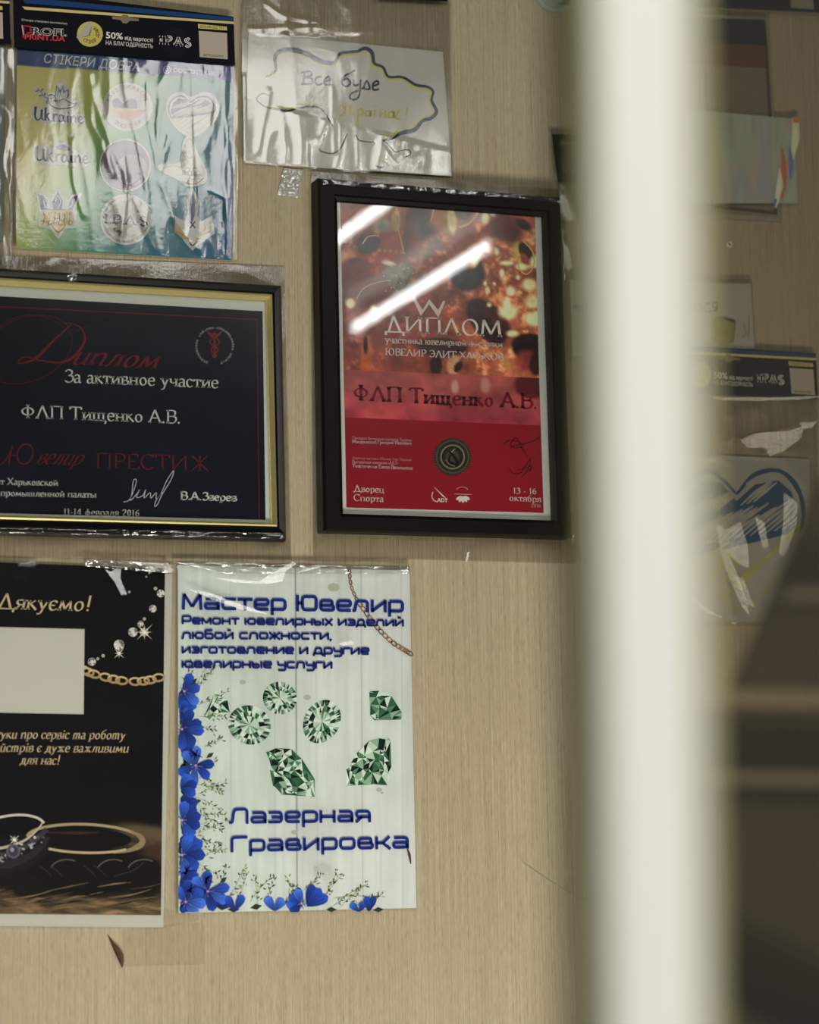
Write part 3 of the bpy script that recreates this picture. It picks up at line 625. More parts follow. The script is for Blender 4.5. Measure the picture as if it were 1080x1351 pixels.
sleeve('film_fold', [(-116, 694), (372, 703), (379, 711), (-116, 700)], 0.0205, G2, film_mat('glossy_lower_film', 0.2, 0.06, 0.0, sharp_bump=0.8), 110, 8, 0.0022, 60, 70, 18, field=lambda x, y: 1.0 if x > 120 else 0.3)
sleeve('film_snag', [(88, 362), (101, 359), (101, 371), (91, 373)], 0.0225, G2, M_FILM3, 8, 8, 0.003, 90, 60, 9)
# ------------------------------------------------------------------ sticker pack
def wordmark(k, p0, p1, cap, oc=(225, 222, 215), ic=(16, 16, 26)):
    text(k, 'I.P.A.S', p0, p1, cap, oc, 'bold', weight=1.5); text(k, 'I.P.A.S', p0, p1, cap, ic, 'bold', weight=0.5)
NAVY = (15, 15, 26); OFFW = (206, 203, 196)
def header(parent, q, off, full=True, T=None):
    """the hanging card of a sticker pack; q = its corners, T maps the first pack's print to it"""
    hc = slab('header_card', q, off, 0.0008, M_BLACKCARD, parent)
    k = Ink(off + 0.0001)
    if full: k.poly([T(29, -4), T(308, 23), T(308, 27.8), T(33, 4)], (28, 62, 112)); k.poly([T(29, 8.5), T(308.4, 28.6), T(308.6, 31.8), T(33, 12.6)], (206, 190, 128))
    else: k.poly([T(29, 4.5), T(308, 23), T(308, 27.8), T(33, 9)], (28, 62, 112)); k.poly([T(29, 9.5), T(308.4, 28.6), T(308.6, 31.8), T(33, 13)], (206, 190, 128))
    # peeling round seal
    cx, cy = T(118.6, 45); e = math.dist(T(118.6, 45), T(135, 46.2)) / 16.4
    k.ell(cx, cy, 17 * e, 16.6, (196, 180, 96)); k.poly([T(100.5, 49), T(117, 28.5), T(122, 33), T(117, 46), T(104, 52)], (172, 168, 160)); k.poly([T(106, 50.5), T(117, 46), T(122, 33), T(119, 47)], (110, 104, 90))
    arc_text(k, 'СТІКЕР ДОБРА', cx, cy, 12.4 * e, 128, -52, 4.6, (30, 30, 28), False)
    sans(k, '50%', T(139.6, 50.2), T(162, 52), 8.6, (222, 220, 214), 1.6); sans(k, 'від вартості', T(164.6, 52.3), T(201.8, 55.6), 5, OFFW, 1.6); sans(k, 'НА БЛАГОДІЙНІСТЬ', T(139.6, 58.6), T(201.8, 63.6), 5.2, OFFW, 1.2)
    k.ell(*T(232, 56), 21 * e, 19, (22, 19, 32)); wordmark(k, T(210, 58.2), T(251.5, 62.2), 11.4)
    sans(k, 'Стікери створено компанією', T(28.5, 27.2), T(88.6, 32.4), 2.6, OFFW, 0.6)
    for (wx, wc) in ((3.4, (222, 218, 210)), (0.6, NAVY)):
        sans(k, 'ROFI.', T(41.5, 45), T(89, 47.6), 9.2, wc, wx)
    k.stroke([T(31, 50), T(31, 34), T(40, 35), T(41, 43), T(35, 43.5)], 2.2, (176, 42, 52), smooth=False); k.stroke([T(29, 33), T(31, 46)], 1, OFFW)
    sans(k, 'PRINT.UA', T(32.5, 51.6), T(86, 54.4), 6.8, (196, 60, 66), 2.0)
    k.poly([T(261, 31.4), T(299, 35.2), T(299.4, 40.2), T(261.4, 37.4)], (196, 184, 110)); sans(k, 'ШУКАЙ НАС ТУТ', T(264, 36.2), T(296, 39.0), 3.2, (40, 40, 36), 1.0)
    k.poly([T(262, 40.6), T(299.4, 43.6), T(300.2, 78.2), T(263.4, 75.2)], (178, 168, 152)); sans(k, '@STIKERDOBRA', T(268, 73.4), T(295, 75.6), 2.6, (40, 36, 34), .6)
    hx, hy = T(165, 25.5); k.poly([(hx - 17 * e, hy - 4), (hx - 6 * e, hy - 3.4), (hx - 3 * e, hy - 6), (hx + 3 * e, hy - 5.6), (hx + 6 * e, hy - 2.4), (hx + 18 * e, hy - .6), (hx + 18 * e, hy + 2.2), (hx + 6 * e, hy + 2), (hx + 2 * e, hy + 5.6), (hx - 3 * e, hy + 5), (hx - 6 * e, hy + 1), (hx - 17 * e, hy - .6)], (128, 116, 92))
    k.build('header_lettering', hc, M_INK)
G3 = empty('sticker_pack', W(165, 25, 0.0), 'clear hanging pack of nine stickers on a yellow-to-teal sheet', 'sticker pack')
header(G3, [(17, -14), (308, 22), (310, 85.5), (19, 62.5)], 0.0085, True, lambda x, y: (x, y))
SQ = [(22.5, 62.5), (309, 86), (305.5, 343.5), (21.5, 327)]
SHT = slab('sticker_sheet', SQ, 0.0035, 0.0008, M_PAPER, G3)
def sheetcol(X, Y, s_, t_):
    a = s_[..., None]; b = t_[..., None]
    TL, TR, BL, BR = [np.array(c, float) for c in ((182, 172, 96), (96, 140, 150), (126, 160, 84), (18, 96, 110))]
    d = np.clip(a * 1.1 + b * .5, 0, 1.5)
    stops = np.array([0, .34, .55, .75, 1.0, 1.5]); cs = np.array([(214, 204, 124), (208, 198, 112), (164, 184, 96), (92, 158, 96), (26, 124, 122), (22, 100, 138)], float)
    out = np.stack([np.interp(d[..., 0], stops, cs[:, i]) for i in range(3)], -1)
    band = (Y < 85.5 + (X - 22) * .0745)[..., None]
    bl = np.array([14, 66, 122]) * (1 - a) + np.array([88, 96, 158]) * a
    return np.where(band, bl, out)
grid_paint('sheet_print', SQ, 0.0036, 150, 140, sheetcol, SHT, M_INKG)
k = Ink(0.0038)
sans(k, 'СТІКЕРИ ДОБРА', (57, 82.6), (184, 94.2), 12, (216, 216, 212), 0.7, shear=0.2)
k.build('sheet_title', SHT)
k = Ink(0.0038); k.ring(220, 92, 4.6, 4.6, 1, (205, 205, 215), n=20); k.ring(220, 92, 2, 2, .9, (205, 205, 215), n=12); sans(k, 'DOBROSTIKER', (229, 95), (283, 99.6), 5.6, (196, 196, 214), 0.2)
k.build('account_name', SHT)
def sticker(label, outline, draw, off=0.0042):
    M_ST = STK
    b = np.array(outline); v = W(b[:, 0], b[:, 1], off); n = len(v)
    vv = np.concatenate([v, v + np.array([0, .0003, 0])]); f = [tuple(range(n))[::-1]] + [(i, (i + 1) % n, n + (i + 1) % n, n + i) for i in range(n)]
    tess = geometry.tessellate_polygon([[Vector((x, y, 0)) for x, y in outline]])
    f = [tuple(t) for t in tess] + f[1:]
    o = obj('sticker', vv, f, M_ST, G3); o['label'] = label
    k = Ink(off + 0.00005); draw(k); k.build('sticker_print', o)
    return o
STK = plain('white_vinyl', (188, 188, 180), 0.35, 0.5, grain=0.02)
circ = lambda cx, cy, rx, ry, n=40: [(cx + rx * math.cos(a), cy + ry * math.sin(a)) for a in np.linspace(0, 2 * math.pi, n + 1)[:-1]]
DB = (16, 40, 84)
def ukraine(k, x, y, sc, col, lean=0.06):
    """brush-script word: U k r a i n e"""
    def S(pts, wd): k.stroke([(x + px * sc, y - py * sc + px * sc * lean) for px, py in pts], [w_ * sc * 1.25 for w_ in wd] if hasattr(wd, '__len__') else wd * sc, col)
    S([(0, 20), (2, 22), (1, 8), (5, 1), (11, 5), (13, 20)], [2, 3.6, 3.2, 2.4, 2, 3]); S([(13, 20), (13, 6), (17, 0)], [3.4, 3.2, 1.4])
    S([(20, 24), (19, 0)], [3, 3.4]); S([(20, 8), (27, 15), (22, 9), (28, 0), (31, 2)], [2, 2.4, 2, 3, 1]); S([(32, 13), (34, 12), (34, 0)], [1.4, 3, 3]); S([(34, 7), (38, 13), (42, 12)], [1.4, 2, 2.6])
    S([(52, 11), (46, 12), (43, 5), (47, 0), (52, 6)], [2, 2.6, 3, 2, 1.6]); S([(52, 12), (52, 3), (56, 1)], [3, 3, 1.4]); S([(59, 12), (59, 2), (62, 1)], [3, 3, 1.2]); S([(60, 17), (61, 18)], [2.6, 2.6])
    S([(65, 12), (65, 0)], [3, 3]); S([(65, 6), (70, 12), (73, 9), (73, 2), (76, 1)], [1.4, 2.4, 3, 3, 1.2]); S([(79, 5), (85, 8), (83, 12), (79, 9), (79, 3), (83, 0), (89, 4)], [1.6, 1.8, 2.2, 3, 2.8, 2.4, 1.2])
def d_dove(k):
    k.stroke([(63, 127), (67, 125), (72, 127), (75, 133), (84, 131), (94, 136), (101, 136)], [1.2, 1.8, 1.4, 1, 1, 1.4, 1], DB)
    k.stroke([(63, 128), (66, 138), (76, 143), (88, 143), (98, 140), (103, 135)], [1.4, 1.8, 1.8, 1.6, 1.6, .8], DB)
    k.stroke([(73, 127), (75, 113), (80, 121), (83, 113), (84, 122), (90, 118), (90, 126), (86, 132)], [1.2, 1.2, 2.4, 1.2, 2.4, 1.2, 2, 1], DB, smooth=False)
    k.stroke([(76, 126), (78, 119), (81, 128)], 1, DB); k.stroke([(90, 139), (101, 137)], 1, DB); k.ell(67.5, 129.5, .9, .9, DB)
    k.poly([(71, 132), (73.5, 130.8), (75.5, 132), (78, 131), (80, 133), (78.5, 135), (70.5, 134)], (26, 60, 108)); k.poly([(70.5, 134), (78.5, 135), (75.5, 138.5)], (196, 176, 80))
    k.stroke([(62, 130), (58, 127), (54, 121), (49, 117)], .8, (60, 60, 50))
    for a, b in (((51, 119), (47, 121)), ((54, 121), (57, 116)), ((56, 125), (51, 127)), ((58, 127), (60, 121)), ((62, 131), (62, 138))): k.ell((a[0] + b[0]) / 2, (a[1] + b[1]) / 2, 2.4, .9, (76, 78, 56), rot=math.degrees(math.atan2(b[1] - a[1], b[0] - a[0])), n=10)
    ukraine(k, 45.5, 158.5, 0.74, DB, 0.07)
sticker('white-edged dove over blue brush lettering', [(46, 113), (60, 120), (66, 122), (72, 124), (74, 109), (82, 109), (92, 115), (94, 130), (105, 132), (103, 141), (98, 146), (113, 157), (112, 164), (92, 163), (62, 163), (42, 158), (42, 143), (60, 142), (58, 132), (45, 122)], d_dove)
def d_save(k):
    k.ell(168, 141, 29, 29, (188, 186, 178)); arc_text(k, 'SAVE UKRAINE', 168, 141, 24, -160, -20, 5.4, (50, 42, 42)); arc_text(k, 'TOGETHER', 168, 141, 28, 125, 50, 5.4, (50, 42, 42), False)
    k.poly(catmull([(148, 136), (150, 131), (156, 130), (163, 137), (170, 131), (178, 131), (181, 138), (179, 145), (165, 144), (151, 142)], 4, True), (24, 44, 110))
    k.poly(catmull([(149, 142), (165, 143), (180, 144), (176, 155), (165, 158), (156, 154)], 4, True), (202, 172, 70)); k.poly(catmull([(157, 148), (175, 146), (193, 145), (178, 156), (160, 157)], 4, True), (190, 122, 88))
    k.poly(catmull([(130, 136), (136, 139), (136, 145), (131, 143)], 4, True), (190, 122, 92))
sticker('round grey sticker with hands round a blue and yellow heart', circ(168, 141, 33, 32), d_save)
def heart_scribble(k, P, blue, yel, wd, bg=(188, 188, 180), fill=(.40, .97)):
    up_l = [(.06, .60), (.0, .36), (.04, .16), (.18, .02), (.32, .02), (.48, .17)]; up_r = [(.62, .03), (.80, .0), (.93, .10), (1.0, .28), (.99, .42)]
    k.poly([P(*p) for p in [(.08, .58), (.05, .38), (.10, .18), (.22, .08), (.36, .09), (.48, .22), (.62, .10), (.80, .07), (.90, .15), (.95, .28), (.95, .42), (.5, .52)]], blue)
    rq = random.Random(5)
    for i in range(15):
        a = .03 + i * .062; b0 = .57 - i * .011; L = .30 + rq.uniform(-.05, .1)
        e_ = (min(.93, a + L), max(.12, b0 - L * .72)); m_ = (a + L * .5, b0 - L * .40)
        k.stroke([P(a, b0), P(*m_), P(*e_)], [wd * .5, wd * (2.2 if i < 6 else 1.5), wd * .5], bg)
    for i in range(12):
        a = .06 + i * .05; b0 = .36 - i * .012; L = .22 + rq.uniform(-.04, .06)
        if .36 < a < .50: continue
        k.stroke([P(a, b0), P(a + L * .5, b0 - L * .42), P(min(.9, a + L), max(.07, b0 - L * .8))], [wd * .5, wd * (2.0 if i < 6 else 1.4), wd * .5], bg)
    k.stroke([P(.06, .60), P(.5, .53), P(.99, .42)], wd * 1.6, blue)
    k.stroke([P(*p) for p in up_l], [wd * 1.4, wd * 2.2, wd * 2.4, wd * 1.6, wd * 2.4, wd], blue); k.stroke([P(*p) for p in [(.48, .17)] + up_r], [wd, wd * 2.4, wd * 1.6, wd * 2.4, wd * 2, wd * 1.4], blue)
    k.stroke([P(*p) for p in [(.33, .02), (.41, .07), (.47, .14)]], wd * .8, bg); k.stroke([P(*p) for p in [(.55, .10), (.64, .045), (.74, .02)]], wd * .8, bg); k.stroke([P(*p) for p in [(.88, .08), (.95, .18), (.975, .30)]], wd * .8, bg)
    k.stroke([P(*p) for p in [(.06, .60), (.16, .76), (.36, .92), (.50, 1.0), (.68, .90), (.88, .68), (.99, .42)]], wd * .6, yel)
    for i in range(12):
        a = .12 + i * .066; bt = min(.64 + i * .07, .95 - max(0, i - 4) * .062); k.stroke([P(a, bt), P(a + .12, bt - .12), P(min(.95, a + .24), max(.52 - i * .006, bt - .24))], [wd * .5, wd * 1.5, wd * .5], yel)
def d_heart(k):
    heart_scribble(k, lambda u_, v_: (223 + u_ * 61 - v_ * 2, 126 + v_ * 49 + u_ * 2), (42, 58, 100), (176, 166, 108), 1.1)
sticker('heart sticker scribbled half blue, half yellow', catmull([(219, 142), (224, 127), (238, 121), (252, 128), (268, 121), (284, 128), (289, 146), (280, 164), (258, 180), (240, 176), (226, 162)], 3, True), d_heart)
def d_uk2(k):
    ukraine(k, 47, 212, 0.80, (24, 24, 26), 0.055)
    k.poly([(74, 193), (80, 190.5), (86, 191), (92, 196), (92, 199), (82, 199), (74, 196)], (30, 52, 100)); k.poly([(76, 198), (92, 199.5), (88, 203), (84, 201.5), (82, 204), (78, 202)], (204, 186, 70))
sticker('white-edged black brush lettering with a small map', [(44, 192), (56, 190), (70, 194), (76, 188), (90, 188), (96, 196), (112, 206), (118, 216), (108, 222), (84, 218), (56, 217), (44, 208)], d_uk2)
def d_purple(k):
    k.ell(165, 218, 32.5, 33, (120, 104, 120)); k.ell(174, 224, 21, 20, (146, 134, 146)); k.stroke([(150, 232), (158, 240), (172, 244), (184, 236)], 1, (100, 88, 104)); k.stroke([(178, 200), (184, 204), (188, 214)], 1, (110, 98, 112))
sticker('round dusky purple sticker', circ(165, 218, 34, 35), d_purple)
def d_figure(k):
    yl = (168, 160, 120); k.ring(250, 196, 6, 13, 1, yl); k.stroke([(244, 190), (241, 202), (248, 214), (240, 224), (250, 232), (246, 242)], 1, yl)
    for i in range(6): k.ring(247 + i * 3.5, 224 + (i % 3) * 5, 3.4, 3, .7, (110, 112, 110), n=12)
    text(k, 'Все буде', (240, 230), (264, 233), 6, (96, 98, 100), 'serif'); k.stroke([(215, 222), (228, 218), (240, 222)], 2.4, (190, 176, 140)); k.stroke([(240, 240), (256, 243), (268, 236)], 1, (110, 112, 110))
sticker('pale sticker drawn with thin lines and small lettering', catmull([(242, 184), (254, 180), (260, 200), (272, 224), (270, 242), (248, 246), (236, 238), (212, 226), (212, 216), (236, 214)], 3, True), d_figure)
def d_trident(k):
    bl = (20, 60, 104); ye = (196, 174, 84)
    k.poly([(50, 256), (58, 259), (62, 268), (62, 275), (70, 276), (69, 266), (74, 258), (76, 252), (79, 258), (83, 266), (82, 276), (90, 276), (91, 266), (97, 259), (103, 258), (99, 268), (96, 277), (54, 277)], bl)
    k.poly([(54, 278), (96, 278), (97, 297), (84, 298), (77, 311), (67, 298), (54, 297)], ye)
    for p in ([(57, 262), (59, 272), (64, 273), (62, 268)], [(96, 262), (94, 272), (89, 273), (91, 268)], [(73, 266), (76, 258), (80, 266), (76, 276)]): k.stroke(p, .9, (190, 200, 196))
    for i in range(6): k.stroke([(57 + i * 7, 280), (59 + i * 6.6, 288), (56 + i * 7, 296)], 1.1, (70, 64, 30)); k.ring(60 + i * 6.5, 291 + (i % 2) * 3, 2.6, 3, .8, (84, 74, 34), n=12)
    k.stroke([(66, 296), (76, 288), (86, 296), (77, 306), (68, 296)], 1, (90, 78, 34))
sticker('ornate trident emblem, blue above and yellow below', [(46, 253), (58, 256), (64, 264), (70, 256), (76, 248), (83, 257), (90, 264), (97, 256), (108, 255), (101, 270), (101, 301), (86, 302), (77, 316), (66, 302), (51, 300), (52, 270)], d_trident)
def d_ipas(k):
    k.ell(166, 289.5, 31.5, 31.5, (184, 184, 178)); k.ell(166, 289.5, 25, 25, (168, 166, 156)); rr = random.Random(2)
    for i in range(26): a = rr.random() * 6.28; q = rr.random() ** .5 * 22; k.ell(166 + q * math.cos(a), 289.5 + q * math.sin(a) * .95, 3.4, 1.2, (150, 148, 138), rot=rr.random() * 180, n=8, lift=False)
    text(k, 'I.P.A.S', (136.5, 294.5), (194.5, 298.5), 12.5, (50, 58, 96), 'bold')
    arc_text(k, 'INTERNATIONAL PUBLIC ASSISTANCE', 166, 289.5, 31, 165, 15, 3.2, (60, 60, 64), False); arc_text(k, 'MIZHNARODNA', 166, 289.5, 27.6, -175, -120, 3.2, (60, 60, 84))
sticker('round silvery sticker with blue initials', circ(166, 289.5, 34, 33.5), d_ipas)
def d_herb(k):
    k.poly([(254, 254), (259, 268), (257, 284), (253, 294), (249, 282), (250, 266)], (66, 78, 128)); k.stroke([(254, 254), (260, 268), (256, 288), (254, 296)], .8, (190, 170, 110)); k.stroke([(254, 254), (248, 268), (252, 288)], .8, (190, 170, 110))
    for s_ in (-1, 1):
        k.poly([(254 + s_ * 3, 318), (254 + s_ * 12, 306), (254 + s_ * 23, 290), (254 + s_ * 24, 306), (254 + s_ * 14, 314)], (178, 160, 118)); k.stroke([(254 + s_ * 4, 316), (254 + s_ * 14, 309), (254 + s_ * 24, 305)], 1.3, (176, 110, 50))
        k.stroke([(254 - s_ * 3.5, 292), (254 + s_ * 3.5, 301)], 1.8, (40, 48, 110))
    k.stroke([(250, 320), (254, 324), (260, 318)], 1.6, (110, 62, 40))
sticker('pale emblem of a blue blade between golden leaves', [(254, 248), (263, 266), (260, 284), (266, 292), (280, 284), (283, 308), (262, 322), (254, 331), (244, 320), (234, 304), (230, 284), (243, 292), (248, 282), (246, 264)], d_herb)
def bagfield(x, y):
    return 0.35 + 0.9 * max(0.0, min(1.0, (x - 90) / 90)) + (0.6 if x > 280 else 0)
sleeve('plastic_sleeve', [(16, 58), (313, 84), (315, 348), (17, 330)], 0.0055, G3, M_FILM2, 120, 100, 0.0008, 20, 6, 11, cg=0.07, field=bagfield,
       creases=[([(95, 185), (97, 240), (110, 285)], 7, .003), ([(122, 120), (134, 165), (165, 230), (205, 330)], 16, .004), ([(193, 95), (196, 160), (210, 235), (222, 180)], 5, .0025), ([(118, 98), (120, 160), (150, 230)], 12, .0035),
                ([(248, 96), (252, 180), (256, 270)], 6, .003), ([(300, 90), (296, 150), (304, 230), (300, 340)], 5, .0035), ([(270, 90), (276, 118), (292, 100)], 4, .003), ([(275, 250), (300, 262), (290, 330)], 6, .003), ([(212, 240), (235, 300), (262, 330)], 12, .003)])

# neighbouring pack at the left edge of the view
G4 = empty('sticker_pack', W(-120, 10, 0.0), 'sticker pack cut by the left edge, beside the yellow-to-teal pack', 'sticker pack')
TL4 = lambda x, y: (x - 296 + 0.0 * y, y - 27)
header(G4, [(-279, -41), (12.5, -7), (14, 58.5), (-277, 36)], 0.0085, True, TL4)
slab('sticker_sheet', [(-274, 36), (8, 59), (4, 318), (-276, 300)], 0.0035, 0.0008, plain('pale_blue_sheet', (120, 130, 120), .5), G4)
sleeve('plastic_sleeve', [(-280, 34), (18.5, 58), (19, 352), (-280, 320)], 0.0055, G4, M_FILM2, 90, 70, 0.0035, 30, 9, 21)

# ------------------------------------------------------------------ hand-drawn map card
G5 = empty('drawing_card', W(455, 56, 0.0), 'white card with a hand-drawn blue and yellow country outline, in a clear sleeve', 'drawing')
c0 = 0.004
C5 = slab('card', [(328, 43), (584, 68.5), (596, 232.5), (322.5, 215)], c0, 0.0006, M_CARD, G5)
cv = lambda pts: [(310 + x / 3.484, y / 3.484) for x, y in pts]
k = Ink(c0 + 0.0001); BLU = (8, 48, 92); YEL = (222, 214, 96)
main = cv([(140, 352), (186, 326), (183, 262), (215, 232), (270, 230), (330, 248), (400, 283), (455, 288), (480, 248), (520, 240), (560, 236), (600, 222), (630, 245), (640, 290), (680, 310), (705, 352), (770, 355), (830, 390), (880, 398), (910, 420), (903, 462), (925, 512), (900, 543), (862, 556), (820, 600), (760, 612), (720, 640), (672, 645)])
sw = 1 / 3.484
def inner(pts, d):
    c = (np.mean([p[0] for p in pts]), np.mean([p[1] for p in pts])); out = []
    for i, p in enumerate(pts):
        a, b = pts[max(0, i - 1)], pts[min(len(pts) - 1, i + 1)]; dx, dy = b[0] - a[0], b[1] - a[1]; l = math.hypot(dx, dy); out.append((p[0] - dy / l * d, p[1] + dx / l * d))
    return out
k.stroke(inner(main, 3.2), 2.6, YEL); k.stroke(main, [w_ * 1.25 for w_ in [1.6, 3, 4.5, 5.5, 5, 4.4, 3.2, 3, 3.4, 4.4, 3.4, 2.8, 2.6, 3.2, 3.0, 2.4, 3.4, 4, 3.4, 5, 2.2, 1.4]], BLU)
k.stroke([(p[0], p[1] - 2.2) for p in cv([(140, 490), (190, 500), (240, 508), (290, 495), (350, 490), (395, 498)])], 2.4, YEL)
k.stroke(cv([(160, 440), (130, 430), (108, 440), (100, 458), (115, 476), (140, 490), (190, 502), (240, 510), (290, 497), (350, 490), (395, 500), (420, 530), (450, 582)]), [1, 1.4, 1.8, 1.6, 2, 3, 3.4, 3, 3, 2.4, 2, 1.6], (36, 66, 92))
k.stroke(cv([(412, 615), (405, 655), (388, 680), (400, 697), (450, 705), (485, 680), (515, 615)]), [1.4, 1, 1, 2, 1.6, 2.4, 1.2], (62, 84, 92)); k.stroke(cv([(555, 620), (570, 645), (610, 652), (640, 655), (636, 668)]), 1.6, (70, 84, 96))
k.stroke(cv([(672, 645), (700, 660), (735, 697), (770, 690), (800, 690), (805, 710), (780, 722)]), [1.4, 1.2, 1.6, 1, 1.2], (70, 84, 96)); k.stroke(cv([(645, 760), (665, 770), (690, 760)]), [1.6, 3.4, 1.2], BLU)
INKB = (18, 42, 72)
for pts in ([(318, 335), (314, 384)], [(304, 332), (345, 330), (350, 348), (318, 356)], [(318, 356), (352, 362), (352, 384), (304, 386)], [(398, 352), (375, 356), (368, 376), (382, 390), (402, 382)], [(414, 374), (436, 366), (428, 352), (412, 366), (412, 386), (438, 392)],
            [(550, 322), (530, 335), (500, 352), (492, 384), (512, 398), (530, 380), (514, 360), (498, 370)], [(545, 366), (546, 392), (570, 388), (576, 366)], [(576, 366), (570, 440), (546, 458), (526, 448), (540, 426), (580, 414)], [(590, 408), (604, 372), (618, 408), (580, 406)], [(630, 396), (658, 386), (652, 372), (634, 386), (636, 412), (662, 410)]):
    k.stroke(cv(pts), 2.7, INKB)
YL2 = (206, 196, 84)
for pts in ([(480, 470), (490, 500), (512, 480)], [(512, 470), (500, 520), (482, 530)], [(528, 486), (528, 528)], [(546, 490), (530, 508), (548, 528)], [(565, 500), (563, 580)], [(563, 506), (584, 500), (586, 524), (564, 530)], [(620, 508), (602, 510), (600, 530), (618, 532), (622, 508), (624, 536)], [(642, 504), (642, 538)], [(636, 488), (640, 488)], [(650, 489), (654, 489)],
            [(668, 504), (668, 540)], [(668, 522), (690, 522)], [(690, 506), (692, 542)], [(726, 512), (708, 516), (708, 538), (726, 538), (728, 514), (732, 544)], [(756, 502), (740, 540), (762, 548)], [(792, 492), (786, 530)], [(783, 546), (785, 549)]):
    k.stroke(cv(pts), 2.5, YL2)
k.build('drawn_outline', C5, M_INKD)
sleeve('plastic_sleeve', [(319, -12), (596, 2), (598, 236), (319, 217)], 0.0056, G5, M_FILM2, 100, 80, 0.0009, 18, 7, 31, cg=0.08, field=lambda x, y: 0.25 + (1.0 if y > 130 + (x - 320) * .25 else 0) + (.8 if y < 45 else 0) * (1 if x < 480 else .2),
       creases=[([(322, 100), (320, 214)], 4, .003), ([(438, 115), (441, 200)], 5, .003), ([(355, 120), (340, 200)], 9, .003), ([(372, 150), (378, 205)], 8, .003), ([(330, 38), (420, 36), (440, 44)], 5, .003), ([(350, 5), (370, 20), (420, 30)], 6, .0035), ([(500, 190), (520, 215), (560, 205)], 7, .003), ([(594, 180), (596, 234)], 4, .0035)])
# crinkled tape under the card
t_ = sleeve('tape_strip', [(374, 221), (400, 224), (392, 261), (366, 257)], 0.0012, None, M_TAPEC, 20, 24, 0.0016, 160, 160, 41)
tag(t_, 'short crinkled strip of shiny clear tape below the map drawing', 'tape')
# ------------------------------------------------------------------ black thank-you poster
G6 = empty('poster', W(50, 760, 0.0), 'black poster with gold lettering, gems and two rings, cut by the left edge', 'poster')
BS = slab('backing_sheet', [(-118, 742), (227.5, 757), (215.3, 1223.5), (-118, 1221)], 0.003, 0.0025, plain('grey_white_paper', (184, 184, 174), 0.7, 0.1, grain=0.04), G6)
DQ = [(-110, 738), (217.6, 750), (212.3, 1207.5), (-110, 1205)]
def rings_photo(X, Y, s_, t_):
    img = np.zeros(X.shape + (3,)) + np.array([5, 5, 9]); n = vnoise(X, Y, 60, 60, 30)[..., None]; img = img + n * np.array([8, 7, 9])
    # wooden ground
    top = 1092 - (X - 150) * .09 * (X > 150) + np.sin(X * .05) * 3 + (X < 150) * 6
    g = np.clip((Y - top) / 14, 0, 1)[..., None]
    grain = vnoise(X * .35 + Y * 0.9, Y * 1.0 - X * .18, 16, 5, 33)[..., None]; streak = np.sin((Y + X * .12 + 14 * vnoise(X, Y, 50, 20, 35)) * .42)[..., None]
    wood = np.array([128, 106, 80]) * (0.2 + 1.1 * grain) + np.clip(streak, 0, 1) * np.array([44, 34, 22]) * grain * 1.6
    dim = np.clip((Y - 1155) / 40, 0.25, 1)[..., None] * 0.9 + ((Y < 1120) & (X > 150))[..., None] * .4
    img = img * (1 - g) + wood * dim * g
    img = blobs(X, Y, img, [(190, 1098, 40, 10, 8, (92, 78, 58), 1.2), (215, 1125, 30, 12, 0, (64, 44, 32), .9), (100, 1150, 108, 32, 2, (13, 11, 14), .25), (30, 1165, 40, 16, 20, (18, 14, 14), .6), (190, 1158, 26, 26, 0, (16, 13, 14), .5), (20, 1128, 50, 22, -18, (24, 21, 24), .4)])
    return img
grid_paint('poster_print', DQ, 0.0032, 230, 300, rings_photo, BS, M_INKG)
k = Ink(0.0034)
GO = (206, 184, 150)
# large ring
k.ring(112, 1107, 76, 19.5, 3.6, (166, 150, 118), rot=2, a0=-178, a1=10); k.ring(112, 1107, 76, 20, [1, 6, 8, 8, 5, 1], (140, 124, 96), rot=2, a0=-40, a1=60); k.ring(110, 1107.5, 74, 17.5, 3.2, (186, 170, 136), rot=2, a0=40, a1=128); k.ell(108, 1106, 66, 14.5, (12, 11, 15), rot=2)
k.stroke([(60, 1098), (100, 1099), (130, 1098)], [1, 4, 1], (58, 36, 34)); k.ring(112, 1133, 78, 26, 1.0, (60, 52, 46), a0=10, a1=60)
for cx in (88, 150, 190): k.ring(cx, 1150, 22, 16, 1.3, (104, 94, 84), a0=200, a1=300)
for cx in (52, 66, 110, 124): k.stroke([(cx, 1142), (cx + 8, 1148), (cx + 16, 1156)], .8, (60, 52, 48))
# small stone ring
k.ring(4, 1103, 57, 25, 3, (206, 200, 188), rot=-14, a0=180, a1=352); k.stroke([(-40, 1121), (0, 1119), (30, 1110), (48, 1096), (57, 1084)], [3, 3.5, 3, 2.2, 1.6], (188, 178, 162)); k.stroke([(-40, 1128), (5, 1128), (38, 1114), (62, 1094)], 7, (56, 52, 58)); k.stroke([(-30, 1136), (10, 1140), (44, 1126), (64, 1104)], [9, 12, 9, 6], (40, 36, 44))
rr = random.Random(9)
for i in range(60):
    t = rr.random(); x = -20 + 84 * t; y = 1134 - 34 * t ** 1.7 + rr.uniform(-7, 7); k.ell(x, y, rr.uniform(.8, 2.6), rr.uniform(.8, 2.2), rr.choice([(150, 146, 150), (90, 86, 94), (30, 28, 34), (200, 196, 196)]), rot=rr.random() * 90, n=7, lift=i % 6 == 0)
k.ell(17.5, 1123, 9, 9.5, (96, 92, 104)); k.ell(17.5, 1123, 6.5, 7, (60, 56, 68)); k.ell(16, 1121, 2.6, 3, (150, 146, 160))
